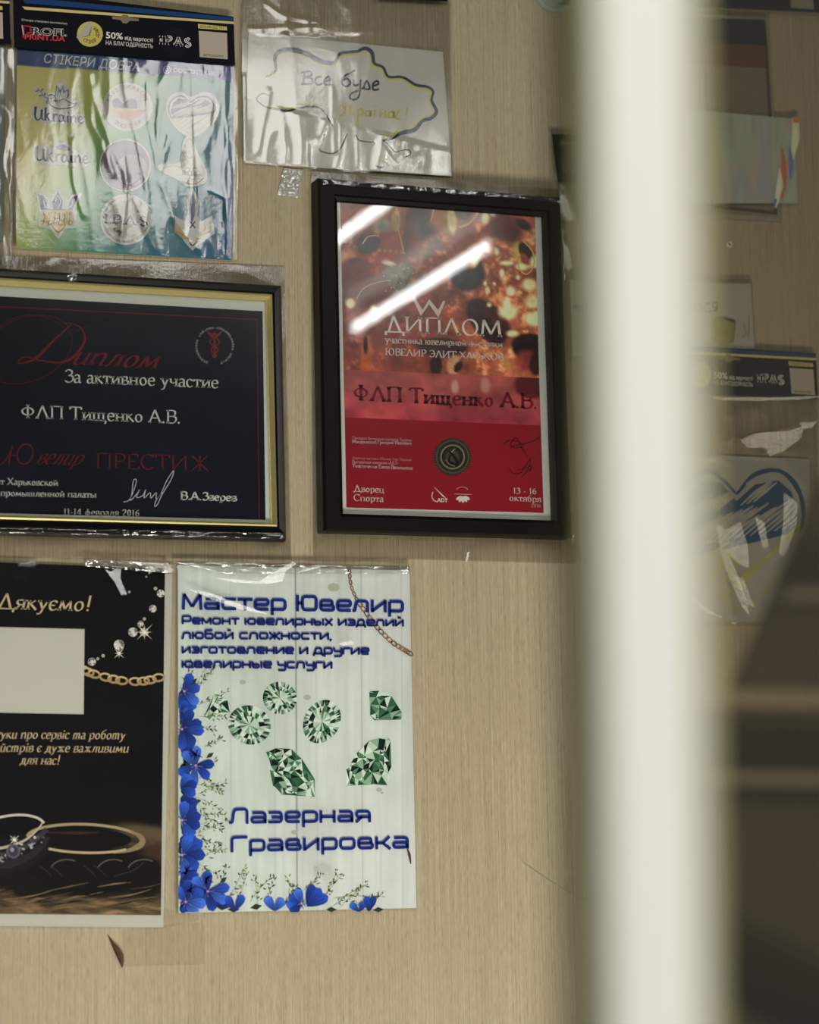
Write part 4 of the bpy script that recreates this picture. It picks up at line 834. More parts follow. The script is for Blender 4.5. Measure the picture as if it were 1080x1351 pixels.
def star(x, y, r, col=(240, 236, 224)):
    for a in (0, 90, 45, 135):
        q = r * (1 if a in (45, 135) else .7); k.poly([(x + q * math.cos(math.radians(a)), y + q * math.sin(math.radians(a))), (x + .7 * math.cos(math.radians(a + 90)), y + .7 * math.sin(math.radians(a + 90))), (x - q * math.cos(math.radians(a)), y - q * math.sin(math.radians(a))), (x - .7 * math.cos(math.radians(a + 90)), y - .7 * math.sin(math.radians(a + 90)))], col)
star(19, 1108, 9)
# wood grain strokes
for i in range(46):
    x = rr.uniform(-100, 200); y = rr.uniform(1176, 1204) - (x > 120) * 6; L = rr.uniform(14, 60); k.stroke([(x, y), (x + L * .5, y - L * .08 + rr.uniform(-1.5, 1.5)), (min(212, x + L), y - L * rr.uniform(.1, .28))], [.3, rr.uniform(.8, 2), .3], rr.choice([(132, 112, 84), (92, 74, 54), (26, 20, 18), (112, 92, 68)]), lift=i % 8 == 0)
# gems and chain
for x, y, r in [(121.2, 873, 5.4), (157, 851, 7), (175.3, 834, 6.2), (190.2, 834, 5.6), (185.6, 823, 4), (190.4, 816.5, 2.2), (201.5, 803, 5), (212, 783, 5.2), (205, 776.5, 2.4), (136, 865.2, 2.3), (129, 869.2, 2), (170.6, 781, 1.6), (193, 761, 1.2)]:
    k.ell(x, y, r, r, (176, 172, 166), n=16)
    if r > 3.5:
        for i in range(12):
            a = i / 12 * 6.283; q = r * .95; k.poly([(x, y), (x + q * math.cos(a), y + q * math.sin(a)), (x + q * math.cos(a + .4), y + q * math.sin(a + .4))], rr.choice([(216, 214, 208), (120, 116, 114), (60, 58, 60), (240, 238, 232), (180, 176, 170)]), lift=i == 0)
        k.ell(x, y, r * .4, r * .4, (214, 210, 204), n=8)
star(190.5, 834, 15); star(157, 862, 9)
chain = catmull([(111, 884), (120, 888), (134, 892), (150, 896), (166, 898.5), (184, 899), (198, 897), (209, 894)], 3)
def clink(k, x, y, rot, c1, c2, rx, ry, wd):
    k.ring(x, y, rx, ry, wd, c1, rot=rot, n=16); k.ring(x, y, rx, ry, wd * .4, c2, rot=rot, n=16, a0=190, a1=320)
n_ = 10
for i in range(n_):
    x, y = chain[int(i * (len(chain) - 1) / (n_ - 1))]; clink(k, x, y, 22 - i * 3, (172, 146, 104), (222, 202, 160), 7.4, 4.6, 2.8)
k.poly([(-12, 827), (111.5, 830), (110.4, 942.3), (-12, 940)], (190, 188, 180))
text(k, 'Дякуємо!', (-6, 803.2), (119.5, 806.4), 20.5, GO, 'ital')
text(k, 'уки про сервіс та роботу', (0, 974.2), (164.6, 975.4), 12.6, GO, 'ital', prefix='Ваші відг', weight=0.85)
text(k, 'йстрів є дуже важливими', (-1, 991.8), (169.5, 992.8), 12.6, GO, 'ital', prefix='ма', weight=0.85)
text(k, 'для нас!', (26, 1008), (78.4, 1008.8), 12.6, GO, 'ital', weight=0.85)
k.build('poster_lettering', BS, M_INKG)
sleeve('plastic_sleeve', [(-122, 735), (231, 745), (217.5, 1224), (-122, 1223)], 0.0045, G6, M_FILM, 70, 90, 0.0012, 18, 6, 51, field=lambda x, y: .5 + (2.2 if y < 762 else 0) + (.8 if y < 860 and x > 120 else 0),
       creases=[([(138, 751), (158, 764), (165, 784)], 8, .0035), ([(140, 740), (230, 750)], 5, .004), ([(-20, 742), (90, 742)], 4, .003), ([(186, 748), (196, 762), (190, 752), (210, 766)], 4, .003), ([(226, 770), (232, 780), (224, 750)], 4, .003)])
sleeve('sleeve_fold', [(110, 737), (222, 742), (230, 757), (112, 747)], 0.009, G6, M_FILM3, 70, 12, 0.003, 60, 70, 53)

# ------------------------------------------------------------------ pale green board: "Мастер Ювелир"
G7 = empty('poster', W(390, 760, 0.0), 'pale board with blue lettering, green gems and blue flowers, beside the black poster', 'poster')
BQ = [(234.6, 745.5), (540, 752.5), (549.2, 1198), (235.5, 1204.5)]
BD = slab('board', BQ, 0.006, 0.0058, M_PAPER, G7)
def planks(X, Y, s_, t_):
    n = vnoise(X, Y, 8, 140, 40)[..., None]; n2 = vnoise(X, Y, 40, 40, 41)[..., None]
    img = np.array([198, 210, 203]) * (0.93 + .12 * n) * (0.96 + .07 * n2); img = img + np.array([6, 0, 4]) * s_[..., None]
    for x0, d in ((361, .06), (389.5, .4), (303, .05), (416, .05), (476, .16), (529, .09), (260, .05)):
        xx = x0 + (Y - 750) * .0055; img = img * (1 - d * np.exp(-((X - xx) / .8) ** 2))[..., None]
    return img
grid_paint('board_print', BQ, 0.0061, 300, 220, planks, BD, M_INKG)
k = Ink(0.0063)
for x, y, r in ((290, 785, .8), (440, 775, 8), (405, 920, 5), (320, 900, 4), (500, 1042, 4), (370, 1030, 5), (388, 1098, 4), (504, 1046, 2), (401, 1105, 3)): k.ell(x, y, r, r * .7, (166, 176, 160), n=14)
rr = random.Random(21)
GR = [(204, 220, 208), (212, 226, 212), (140, 170, 148), (84, 128, 100), (36, 78, 54), (12, 34, 24), (8, 18, 16), (184, 204, 188), (48, 98, 68)]
def gem_top(cx, cy, rx, ry, rot):
    r0 = math.radians(rot)
    def Q(r, a): x, y = rx * r * math.cos(a), ry * r * math.sin(a); return (cx + x * math.cos(r0) - y * math.sin(r0), cy + x * math.sin(r0) + y * math.cos(r0))
    k.up(); n = 22; st = 2 * math.pi / n
    for i in range(n):
        a = i * st; c = lambda: rr.choice(GR)
        k.poly([Q(1, a), Q(1, a + st / 2), Q(.72, a + st / 2 * .4)], c(), False); k.poly([Q(1, a + st / 2), Q(1, a + st), Q(.72, a + st * .9)], c(), False)
        k.poly([Q(.72, a + st * .2), Q(1, a + st / 2), Q(.72, a + st * .9)], c(), False); k.poly([Q(.72, a - st * .1), Q(.72, a + st * .9), Q(.45, a + st * .4)], rr.choice(GR + GR[:2]), False)
        k.poly([Q(.45, a + st * .4), Q(.72, a + st * .9), Q(.45, a + st * 1.4)], c(), False); k.poly([Q(0, 0), Q(.46, a + st * .4), Q(.46, a + st * 1.4)], rr.choice(GR[:4] + GR[:2] + [GR[7]] * 2 + [GR[4]]), False)
def gem_side(outline, n_in, seed, pal=None):
    r2 = random.Random(seed); P = [Vector(p) for p in outline]; n = len(P); xs = [p[0] for p in outline]; ys = [p[1] for p in outline]; pts = list(P)
    t = 0
    def inside(x, y):
        c = False
        for i in range(n):
            x1, y1 = outline[i]; x2, y2 = outline[i - 1]
            if (y1 > y) != (y2 > y) and x < (x2 - x1) * (y - y1) / (y2 - y1) + x1: c = not c
        return c
    while t < n_in:
        x, y = r2.uniform(min(xs), max(xs)), r2.uniform(min(ys), max(ys))
        if inside(x, y): pts.append(Vector((x, y))); t += 1
    res = geometry.delaunay_2d_cdt(pts, [], [list(range(n))], 1, 1e-4); k.up()
    for f in res[2]: k.poly([tuple(res[0][i]) for i in f], r2.choice(pal or GR), False)
gem_top(369, 921, 22.5, 21.5, 20); gem_top(329, 956.5, 28.5, 25.5, 20); gem_top(424.5, 952, 23.5, 30, 28)
gem_side([(487, 912), (500, 911.3), (516, 918), (530, 940), (529, 949.3), (494, 950.6), (488, 944)], 26, 5, GR[2:5] + [GR[8], GR[0], GR[5]])
gem_side([(350.5, 992), (364, 987), (384, 988), (398, 1001), (415, 1028), (415.5, 1051.5), (372, 1048.5), (360, 1037)], 95, 7)
gem_side([(487, 977), (500, 974), (515.5, 973.5), (516, 1012), (511, 1036), (457, 1036.5), (456.5, 1015), (470, 994)], 88, 8)
gem_side([(268, 948), (284, 912), (300, 924), (303, 940), (276, 950)], 22, 9, GR[:4] + [GR[7], GR[8], GR[5]])
# sprigs
def sprig(x, y, ang, L, n=7):
    k.up(); pts = [(x, y)]; a = ang
    for i in range(n): a += rr.uniform(-.14, .14); x += L / n * math.cos(a); y += L / n * math.sin(a); pts.append((x, y))
    k.stroke(pts, .45, (128, 142, 100), lift=False)
    for i, (px, py) in enumerate(pts[1:]):
        for s_ in (-1, 1):
            b = a + s_ * rr.uniform(.2, 1.1); l = rr.uniform(2.5, 7.5); px += rr.uniform(-2.5, 2.5); py += rr.uniform(-2.5, 2.5); k.poly([(px, py), (px + l * .5 * math.cos(b) - .9 * math.sin(b), py + l * .5 * math.sin(b) + .9 * math.cos(b)), (px + l * math.cos(b), py + l * math.sin(b)), (px + l * .5 * math.cos(b) + .9 * math.sin(b), py + l * .5 * math.sin(b) - .9 * math.cos(b))], rr.choice([(70, 88, 50), (112, 128, 78), (150, 162, 112), (46, 62, 38)]), False)
for (x, y, a, L) in [(250, 915, -1.0, 45), (255, 910, -.7, 42), (262, 930, -.5, 40), (245, 900, -1.3, 26), (262, 945, .2, 34), (258, 960, -.2, 26), (260, 1035, .1, 34), (262, 1048, -.5, 36), (255, 1050, .5, 42), (262, 1075, -.1, 34), (262, 1085, .4, 32), (258, 1100, -.4, 40), (258, 1110, .2, 34), (255, 1120, .0, 42), (262, 1140, .3, 30), (270, 1130, -.6, 24), (262, 1060, 1.0, 30), (255, 1010, -.1, 30), (270, 985, -.6, 24), (262, 1020, .7, 30),
                     (300, 1185, -1.0, 44), (315, 1190, -1.3, 42), (330, 1190, -1.1, 48), (340, 1195, -1.5, 40), (350, 1195, -1.2, 34), (290, 1180, -1.4, 38), (420, 1190, -.9, 46), (440, 1195, -.6, 50), (450, 1196, -.9, 44), (430, 1180, -1.2, 32), (460, 1198, -.4, 32), (390, 1190, -1.6, 34), (480, 1196, -.5, 28), (375, 1195, -1.0, 30), (440, 1185, -.3, 44), (400, 1175, -.9, 30)]:
    sprig(x, y, a, L)
# flowers
FB = [(30, 62, 150), (40, 80, 172), (22, 50, 124), (54, 92, 180), (34, 66, 152)]
def petal(cx, cy, a, L, wd, col):
    pts = []
    for t in np.linspace(0, 1, 9): pts.append((t, wd * 1.2 * (t ** .75) * max(0, 1 - t ** 3.5) ** .5 + .01))
    pl = [(cx + L * t * math.cos(a) - s_ * math.sin(a), cy + L * t * math.sin(a) + s_ * math.cos(a)) for t, s_ in pts] + [(cx + L * t * math.cos(a) + s_ * math.sin(a), cy + L * t * math.sin(a) - s_ * math.cos(a)) for t, s_ in pts[::-1][1:-1]]
    k.up(); tess = geometry.tessellate_polygon([[Vector((x, y, 0)) for x, y in pl]])
    xm = 235.2
    cl = [np.array(col) * (0.72 + .6 * min(1, math.hypot(x - cx, y - cy) / L)) for x, y in pl]
    pl = [(max(x, xm), min(y, 1203.5)) for x, y in pl]; k._add(pl, tess, cl)
    for d in (-.25, 0, .25): k.stroke([(max(xm, cx + 2 * math.cos(a)), cy + 2 * math.sin(a)), (max(xm, cx + L * .75 * math.cos(a + d)), min(1203, cy + L * .75 * math.sin(a + d)))], .5, tuple(np.array(col) * .62), smooth=False)
def leaf(x, y, a, L): 
    k.poly([(x, y), (x + L * .5 * math.cos(a) - L * .25 * math.sin(a), y + L * .5 * math.sin(a) + L * .25 * math.cos(a)), (x + L * math.cos(a), y + L * math.sin(a)), (x + L * .5 * math.cos(a) + L * .25 * math.sin(a), y + L * .5 * math.sin(a) - L * .25 * math.cos(a))], (36, 56, 34))
for (x, y, a, L) in [(250, 905, -.8, 14), (248, 930, -.3, 16), (272, 1000, -.6, 12), (248, 1060, -.2, 18), (245, 1110, -.5, 16), (290, 1165, -.7, 12), (283, 1195, .1, 20), (330, 1198, -.2, 16), (398, 1178, -2.2, 10), (430, 1200, .0, 14), (300, 1200, 0, 16), (492, 1201, -.1, 14)]: leaf(x, y, a, L)
for y in range(905, 1200, 6):
    k.ell(240 + rr.uniform(0, 8), y, 5, 6, rr.choice([(24, 44, 96), (30, 50, 40), (26, 50, 118), (44, 66, 50)]), n=9, lift=False)
FL = [(240, 925, 20, [-.6, .4, 1.4], 8), (240, 990, 22, [-.7, .1, .8], 8), (240, 1060, 20, [-.9, -.1, .8], 8), (240, 1105, 22, [-.6, .3, 1.2], 8), (240, 1148, 24, [-.9, -.2, .5, 1.2], 9), (262, 1194, 22, [-.5, -1.3, -2.2, 2.9], 8), (292, 1198, 20, [-.7, -1.6, -2.4], 7), (243, 912, 24, [-1.2, -.25, .75, 1.9], 8), (238, 938, 16, [.2, 1.2, -1], 6), (240, 962, 28, [-.35, .1, .9, 1.6, -1.1], 8.5), (258, 1010, 27, [-.1, .75, 1.7, -1.5, -2.3, 2.7], 8), (238, 1040, 22, [-1.0, -.3, .4], 8.5), (240, 1082, 28, [-.8, -.25, .35, 1.1, -1.4], 8.5), (240, 1128, 31, [-.6, .0, .7, 1.3, -1.2], 9.5), (238, 1160, 22, [.3, 1.2, -.4], 8), (274, 1176, 30, [-.2, .5, 1.3, -1.6, -2.4, 2.6, 3.3], 8.5), (245, 1190, 26, [-.6, .1, -1.4, .9, -2.2], 9),
      (310, 1202, 24, [-1.1, -2.1], 7), (362, 1202, 22, [-.95, -2.1], 8), (405, 1196, 30, [-1.3, -.45, -.9], 8.5), (398, 1192, 20, [3.0, -2.6, 2.4, -1.9], 8), (474, 1203, 16, [-2.4, -1.1], 6), (486, 1203, 22, [-1.2, -1.7], 6)]
for x, y, L, As, wd in FL:
    for a in As: petal(x, y, a, L * rr.uniform(.9, 1.08), wd, rr.choice(FB))
    if L > 23 and x < 300 or x == 398:
        for i in range(16): a = rr.random() * 6.28; l = rr.uniform(4, 9); k.stroke([(max(235.4, x), y), (max(235.4, x + l * math.cos(a)), y + l * math.sin(a))], .6, rr.choice([(92, 92, 180), (24, 40, 110), (140, 130, 200)]), smooth=False, lift=i == 0)
        k.ell(max(x, 238), y, 1.8, 1.8, (176, 140, 190), n=8)
for cx, cy in ((258, 995), (246, 1150), (272, 1160), (250, 1175)):
    for i in range(22): a = rr.random() * 6.28; l = rr.uniform(5, 11); k.stroke([(cx, cy), (max(235.4, cx + l * math.cos(a)), cy + l * math.sin(a))], [1.6, .7], rr.choice([(36, 52, 140), (24, 40, 120), (70, 86, 176)]), smooth=False, lift=i == 0)
# fine bronze chain
ch = catmull([(461, 754), (463, 772), (470, 790), (481, 806), (492, 821), (504, 835), (518, 848), (532, 857), (542, 863)], 4)
for i in range(20):
    t = i / 19 * (len(ch) - 2); j = int(t); x, y = lerp(ch[j], ch[j + 1], t - j); dx, dy = ch[j + 1][0] - ch[j][0], ch[j + 1][1] - ch[j][1]
    k.ring(x, y, 4.4 if i > 5 else 3.2, 2.6 if i > 5 else 1.7, 1.2, rr.choice([(104, 66, 40), (140, 98, 60), (84, 52, 34)]), rot=math.degrees(math.atan2(dy, dx)), n=12)
TB = (20, 38, 128)
text(k, 'Мастер Ювелир', (239, 804.2), (533.4, 808.4), 21.4, TB, 'tech', weight=1.05)
text(k, 'Ремонт ювелирных изделий', (239.3, 823.6), (533, 826.6), 11.8, (24, 36, 116), 'tech', weight=1.3)
text(k, 'любой сложности,', (239.3, 843.2), (438.5, 844.2), 12.2, (24, 36, 116), 'tech', weight=1.3)
text(k, 'изготовление и другие', (239.3, 862.2), (487.5, 863.8), 12.2, (24, 36, 116), 'tech', weight=1.3)
text(k, 'ювелирные услуги', (239.3, 881.2), (438.8, 882.4), 12.2, (24, 36, 116), 'tech', weight=1.3)
text(k, 'Лазерная', (302, 1087.2), (490.4, 1084.8), 21.2, TB, 'tech'); text(k, 'Гравировка', (303, 1124.6), (540.4, 1119.6), 21.6, TB, 'tech')
k.stroke([(537, 1119), (540, 1128), (542, 1140)], [1, 3.4, 1], (82, 50, 38))
k.build('board_lettering', BD, M_INKG)
sleeve('plastic_film', [(231, 740), (541.5, 747), (551, 1200), (232, 1207)], 0.0085, G7, M_FILM, 60, 90, 0.0009, 14, 8, 61, field=lambda x, y: .4 + (2.2 if y < 765 else 0) + (1.2 if y < 880 and x < 420 else 0),
       creases=[([(282, 763), (320, 766), (362, 768), (388, 742)], 8, .0035), ([(385, 754), (420, 744), (520, 750)], 6, .0035), ([(235, 770), (290, 792), (350, 812)], 9, .002), ([(528, 1125), (545, 1160)], 5, .003), ([(355, 742), (352, 762)], 3, .003), ([(412, 1150), (425, 1138), (440, 1150), (428, 1162), (414, 1152)], 4, .003), ([(400, 830), (440, 840), (470, 852)], 7, .0015)])
sleeve('film_edge', [(232, 742), (541, 747), (541, 757), (300, 757)], 0.0108, G7, M_FILM3, 90, 10, 0.0022, 40, 60, 63)

# ------------------------------------------------------------------ right-hand part of the wall
# faded certificate in a sleeve
G8 = empty('certificate', W(970, 25, 0.0), 'tall certificate with a navy and an orange band, in a sleeve behind the glass door', 'certificate')
CP = slab('certificate_paper', [(872, 17), (1012, 23), (1030, 292), (884, 285)], 0.003, 0.0006, plain('aged_paper', (186, 182, 164), .7, .1), G8)
k = Ink(0.0031); k.poly([(880, 24), (1008, 27), (1026, 286), (892, 279)], (170, 160, 136))
k.poly([(878, 22), (1009, 26), (1012, 60), (880, 54)], (44, 42, 60)); k.poly([(880, 54), (1012, 60), (1013.5, 90), (882, 84)], (138, 96, 62))
k.stroke([(1010, 60), (1023, 283)], 4.5, (112, 80, 54), smooth=False); k.stroke([(938, 272), (1024, 281)], 4.5, (112, 80, 54), smooth=False); k.stroke([(929, 88), (939, 274)], 3.5, (112, 80, 54), smooth=False)
k.build('certificate_print', CP, M_INKD)
sleeve('plastic_sleeve', [(872, 14), (1013, 22), (1032, 294), (884, 286)], 0.0045, G8, M_FILM, 24, 40, 0.0008, 20, 10, 71)
# pale rainbow reflection, built as a translucent sheet with coloured streaks
M_IR, _nt, _b = node_mat('iridescent_reflection')
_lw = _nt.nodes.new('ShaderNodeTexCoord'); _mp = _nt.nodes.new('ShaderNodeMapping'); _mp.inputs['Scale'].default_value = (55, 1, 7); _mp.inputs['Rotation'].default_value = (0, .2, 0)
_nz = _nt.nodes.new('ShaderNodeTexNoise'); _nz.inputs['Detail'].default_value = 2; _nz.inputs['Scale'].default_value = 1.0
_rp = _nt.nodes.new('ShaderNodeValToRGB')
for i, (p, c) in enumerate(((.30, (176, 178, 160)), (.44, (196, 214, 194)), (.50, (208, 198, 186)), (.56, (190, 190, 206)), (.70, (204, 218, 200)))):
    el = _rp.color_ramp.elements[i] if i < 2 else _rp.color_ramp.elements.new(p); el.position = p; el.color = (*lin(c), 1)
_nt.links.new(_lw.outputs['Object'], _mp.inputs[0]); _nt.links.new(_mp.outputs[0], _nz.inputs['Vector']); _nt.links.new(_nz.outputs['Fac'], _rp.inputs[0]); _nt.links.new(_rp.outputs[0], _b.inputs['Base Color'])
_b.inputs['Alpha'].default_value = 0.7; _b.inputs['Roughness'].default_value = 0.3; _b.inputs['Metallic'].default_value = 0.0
G9 = empty('rainbow_reflection', W(985, 150, 0.0), 'pale rainbow-streaked reflection over the navy-banded certificate, made as a translucent sheet', 'reflection')
slab('reflection_sheet', [(905, 144), (1048, 157), (1052, 268), (905, 268)], 0.0085, 0.0003, M_IR, G9)
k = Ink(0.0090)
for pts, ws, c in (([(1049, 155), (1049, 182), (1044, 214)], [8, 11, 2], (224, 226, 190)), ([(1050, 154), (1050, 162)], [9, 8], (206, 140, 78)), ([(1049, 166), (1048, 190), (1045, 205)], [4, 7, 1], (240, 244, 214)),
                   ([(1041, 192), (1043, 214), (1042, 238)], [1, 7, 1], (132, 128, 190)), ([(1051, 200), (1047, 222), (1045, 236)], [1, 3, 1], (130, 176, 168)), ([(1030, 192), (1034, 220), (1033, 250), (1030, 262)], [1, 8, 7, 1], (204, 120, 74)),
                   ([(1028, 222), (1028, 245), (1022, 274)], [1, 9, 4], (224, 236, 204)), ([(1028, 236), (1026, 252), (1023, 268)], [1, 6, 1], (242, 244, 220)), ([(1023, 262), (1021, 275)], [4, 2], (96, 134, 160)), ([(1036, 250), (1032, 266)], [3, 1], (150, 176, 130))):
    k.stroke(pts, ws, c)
k.build('reflection_streaks', G9, plain('reflection_glint', (200, 200, 190), .3) and M_INKG)
# dark header tops / stickers at the frame's top edge
def small_header(name_label, q, off, lab_quad=None, T=None, print_=None):
    G = empty('sticker_pack', W(*quadpt(q, .5, .3), 0.0), name_label, 'sticker pack')
    slab('header_card', q, off, 0.0008, M_BLACKCARD, G)
    k = Ink(off + .0001)
    if lab_quad: k.poly(lab_quad, (150, 142, 128))
    if print_: print_(k)
    k.build('header_lettering', G)
    return G
small_header('dark header card above the certificate, top right behind the glass door', [(820, -52), (1110, -38), (1113, 18), (822, 4)], 0.0095, [(1042, -18), (1072, -16), (1073, 12.5), (1043, 10)])
small_header('dark header card cut by the top edge above the map drawing', [(498, -60), (588, -56), (590, 1.5), (499, -3.5)], 0.0095)
def p10(k):
    k.poly([(739, 187), (900, 192), (900, 195), (741, 190)], (120, 112, 84)); sans(k, 'Стікери створено компанією', (741, 205.5), (794, 207.5), 2.2, (96, 92, 84), .5)
    for wx, wc in ((2.2, (104, 88, 84)), (.3, NAVY)): sans(k, 'ROFI.', (750, 221), (792, 223), 8.5, wc, wx)
    k.stroke([(744, 228), (743, 212), (750, 213), (751, 220), (746, 221)], 1.8, (110, 60, 62), smooth=False); sans(k, 'PRINT.UA', (746, 228), (790, 230), 6, (112, 62, 64), 1.6)
G10 = small_header('tilted dark header card half behind the upper door edge', [(728.5, 177), (895, 181), (899, 242), (736.5, 239.5)], 0.0085, None, None, p10)
sleeve('plastic_sleeve', [(737, 238), (899, 241), (900, 300), (742, 296)], 0.0045, G10, M_WRAP, 26, 20, 0.002, 30, 10, 81)
sleeve('sleeve_corner', [(737, 247), (742, 252), (760, 294), (742, 291)], 0.006, G10, M_FILM3, 12, 20, 0.004, 60, 40, 83)
# round pale sticker at the top
k = Ink(0.0022)
ro = slab('round_sticker', [(700, -50), (772, -46), (772, 20), (700, 16)], 0.0015, 0.0002, STK, None)
bpy.data.objects.remove(ro)
_c = np.array(circ(737, -14, 33, 31)); _v3 = W(_c[:, 0], _c[:, 1], 0.002); _nn = len(_v3)
ro = obj('round_sticker', np.concatenate([_v3, _v3 + np.array([0, .0015, 0])]), [tuple(range(_nn))[::-1]] + [(i, (i + 1) % _nn, _nn + (i + 1) % _nn, _nn + i) for i in range(_nn)], plain('pale_green_vinyl', (148, 158, 140), .4))
tag(ro, 'round pale green sticker cut by the top edge, left of the bright door edge', 'sticker')
k = Ink(0.0021 + .0001); k.ring(737, -14, 29, 27, 1.2, (176, 180, 160)); k.ell(744, 2, 9, 5, (60, 96, 66)); k.ell(738, 0, 5, 4, (150, 170, 140)); k.build('sticker_print', ro)
# card with brown lettering
G11 = empty('drawing_card', W(870, 372, 0.0), 'white card with a drawn word and yellow marks, half behind the door edge', 'drawing')
C11 = slab('card', [(752, 369), (989.5, 374), (995, 459.5), (756, 471)], 0.004, 0.0006, M_CARD, G11)
k = Ink(0.0041); br = (78, 62, 50)
def hl(pts, col=br, wd=2.0): k.stroke(pts, wd, col)
for pts in ([(892, 411), (894, 401), (898, 411)], [(893, 408), (897, 408)], [(901, 411), (901, 400), (905, 408), (909, 400), (910, 411)], [(915, 411), (914, 400), (919, 408), (923, 399), (925, 411)], [(937, 401), (931, 400), (928, 406), (932, 411), (938, 410)], [(945, 411), (945, 399), (940, 400), (940, 405), (945, 406), (940, 411)]): hl(pts)
k.build('drawn_word', C11, M_INKD); k = Ink(0.00415)
k.poly([(756, 404), (764, 401), (776, 396), (784, 392), (784, 410), (772, 418), (765, 414), (762, 408)], (92, 98, 84)); k.build('drawn_beak', C11, M_INKD); k = Ink(0.00417); k.poly([(764, 418), (772, 414), (778, 424), (770, 434)], (170, 168, 130)); k.stroke([(757, 405), (768, 410), (780, 400)], 1, (60, 62, 56))
k.poly(catmull([(938, 428), (944, 418), (958, 420), (970, 424), (969, 440), (966, 452), (950, 455), (938, 448), (942, 440)], 3, True), (170, 166, 110)); k.poly([(950, 417), (958, 418), (970, 422), (968, 426), (958, 423)], (92, 90, 70))
k.build('drawn_bird', C11, M_INKD); k = Ink(0.0042)
for pts in ([(944, 426), (952, 436), (946, 450)], [(956, 424), (962, 438), (956, 452)], [(980, 428), (984, 440), (978, 445)], [(988, 416), (987, 444)], [(986, 448), (987, 450)], [(936, 452), (946, 444), (962, 446)]): hl(pts, (186, 180, 96), 1.8)
k.build('yellow_marks', C11, M_INKD)
sleeve('plastic_sleeve', [(749, 362), (992, 368), (998, 464), (753, 475)], 0.005, G11, M_FILM, 30, 20, 0.0006, 16, 16, 91, creases=[([(750, 365), (755, 474)], 3, .002)])
# lower right pack with the heart sheet
q12 = [(860, 453), (1075.7, 466), (1079.5, 527), (863, 513.5)]
G12 = empty('sticker_pack', W(960, 470, 0.0), 'clear pack with a dark header and a big blue and yellow scribbled heart', 'sticker pack')
def T12(x, y):
    s_ = (x - 17) / (308 - 17); yt = 0 + (x - 17) * .0755; t = (y - yt) / 62.5; p = quadpt(q12, s_, t)
    # the card recedes: print is squeezed to the right edge
    return (1075.7 - (1075.7 - p[0]) * 1.085 + t * 3, p[1])
def T12b(x, y):
    xs = np.interp(x, [17, 100, 140, 210, 251, 262, 300, 308], [806, 905, 939.5, 997, 1031, 1040, 1072, 1076]); yt = (x - 17) * .0755; t = (y - yt) / 62.5
    y0 = 466 + (xs - 1075.7) * .062; y1 = 527 + (xs - 1079.5) * .046; return (xs + t * 3, y0 + (y1 - y0) * t)
header(G12, [T12b(17, 0), T12b(308, 22), T12b(310, 84.6), T12b(17, 62.5)], 0.0085, False, T12b)
HS = slab('heart_sheet', [(850, 597), (1067, 606), (1074, 823), (868, 817)], 0.0035, 0.0006, plain('pearl_sheet', (188, 186, 178), .4), G12)
k = Ink(0.0037)
heart_scribble(k, lambda u_, v_: (889 + u_ * 172 + v_ * (u_ - .45) * -8, 621 + v_ * 182 + u_ * 0), (16, 78, 128), (202, 198, 96), 3.0, (188, 186, 178))
k.build('heart_print', HS)
hf = lambda x, y: 1.0 + (1.0 if y < 606 else 0)
sleeve('plastic_sleeve', [(845, 515), (1079, 527), (1082, 829), (866, 822)], 0.005, G12, M_FILM2, 80, 100, 0.0012, 20, 10, 101, field=hf,
       creases=[([(943, 690), (955, 745), (966, 815)], 7, .004), ([(975, 690), (972, 760), (983, 800)], 8, .004), ([(1000, 680), (1006, 725)], 6, .003), ([(1040, 660), (1030, 735)], 7, .003), ([(900, 785), (945, 816)], 6, .003), ([(980, 585), (1045, 570), (1060, 556)], 7, .004), ([(1005, 606), (1028, 598), (1020, 580)], 5, .004), ([(925, 605), (960, 612)], 5, .003), ([(930, 525), (1078, 532)], 4, .003)])
# little screws
M_BRASS = plain('pale_metal', (226, 222, 186), 0.35, 0.5); M_DKS = plain('dark_recess', (18, 20, 18), .6)
def screw(x, y, lab):
    c = W(x, y, 0.0); G = empty('screw', c, lab, 'screw', None); v = []; f = []; n = 20; pr = [(.0030, 0.0), (.0034, .0008), (.0031, .0016), (.0024, .0022), (.0015, .0019), (.0014, .0008)]
    for r, h_ in pr:
        for i in range(n): a = 2 * math.pi * i / n; v.append((c[0] + r * math.cos(a), c[1] - h_ - .0002, c[2] + r * math.sin(a)))
    for j in range(len(pr) - 1):
        for i in range(n): f.append((j * n + i, j * n + (i + 1) % n, (j + 1) * n + (i + 1) % n, (j + 1) * n + i))
    o = obj('screw_head', v, f, M_BRASS, G, smooth=True)
    v = []; 
    for i in range(8): a = math.pi / 4 * i; r = .0017 if i % 2 == 0 else .0009; v.append((c[0] + r * math.cos(a), c[1] - .0011, c[2] + r * math.sin(a)))
    v += [(x_, c[1] - .0004, z_) for x_, y_, z_ in v]
    obj('cross_recess', v, [tuple(range(8))[::-1]] + [(i, (i + 1) % 8, 8 + (i + 1) % 8, 8 + i) for i in range(8)], M_DKS, G)
screw(961, 322.5, 'small pale screw in the wall below the navy-banded certificate'); screw(967, 819, 'small pale screw at the lower point of the big scribbled heart')
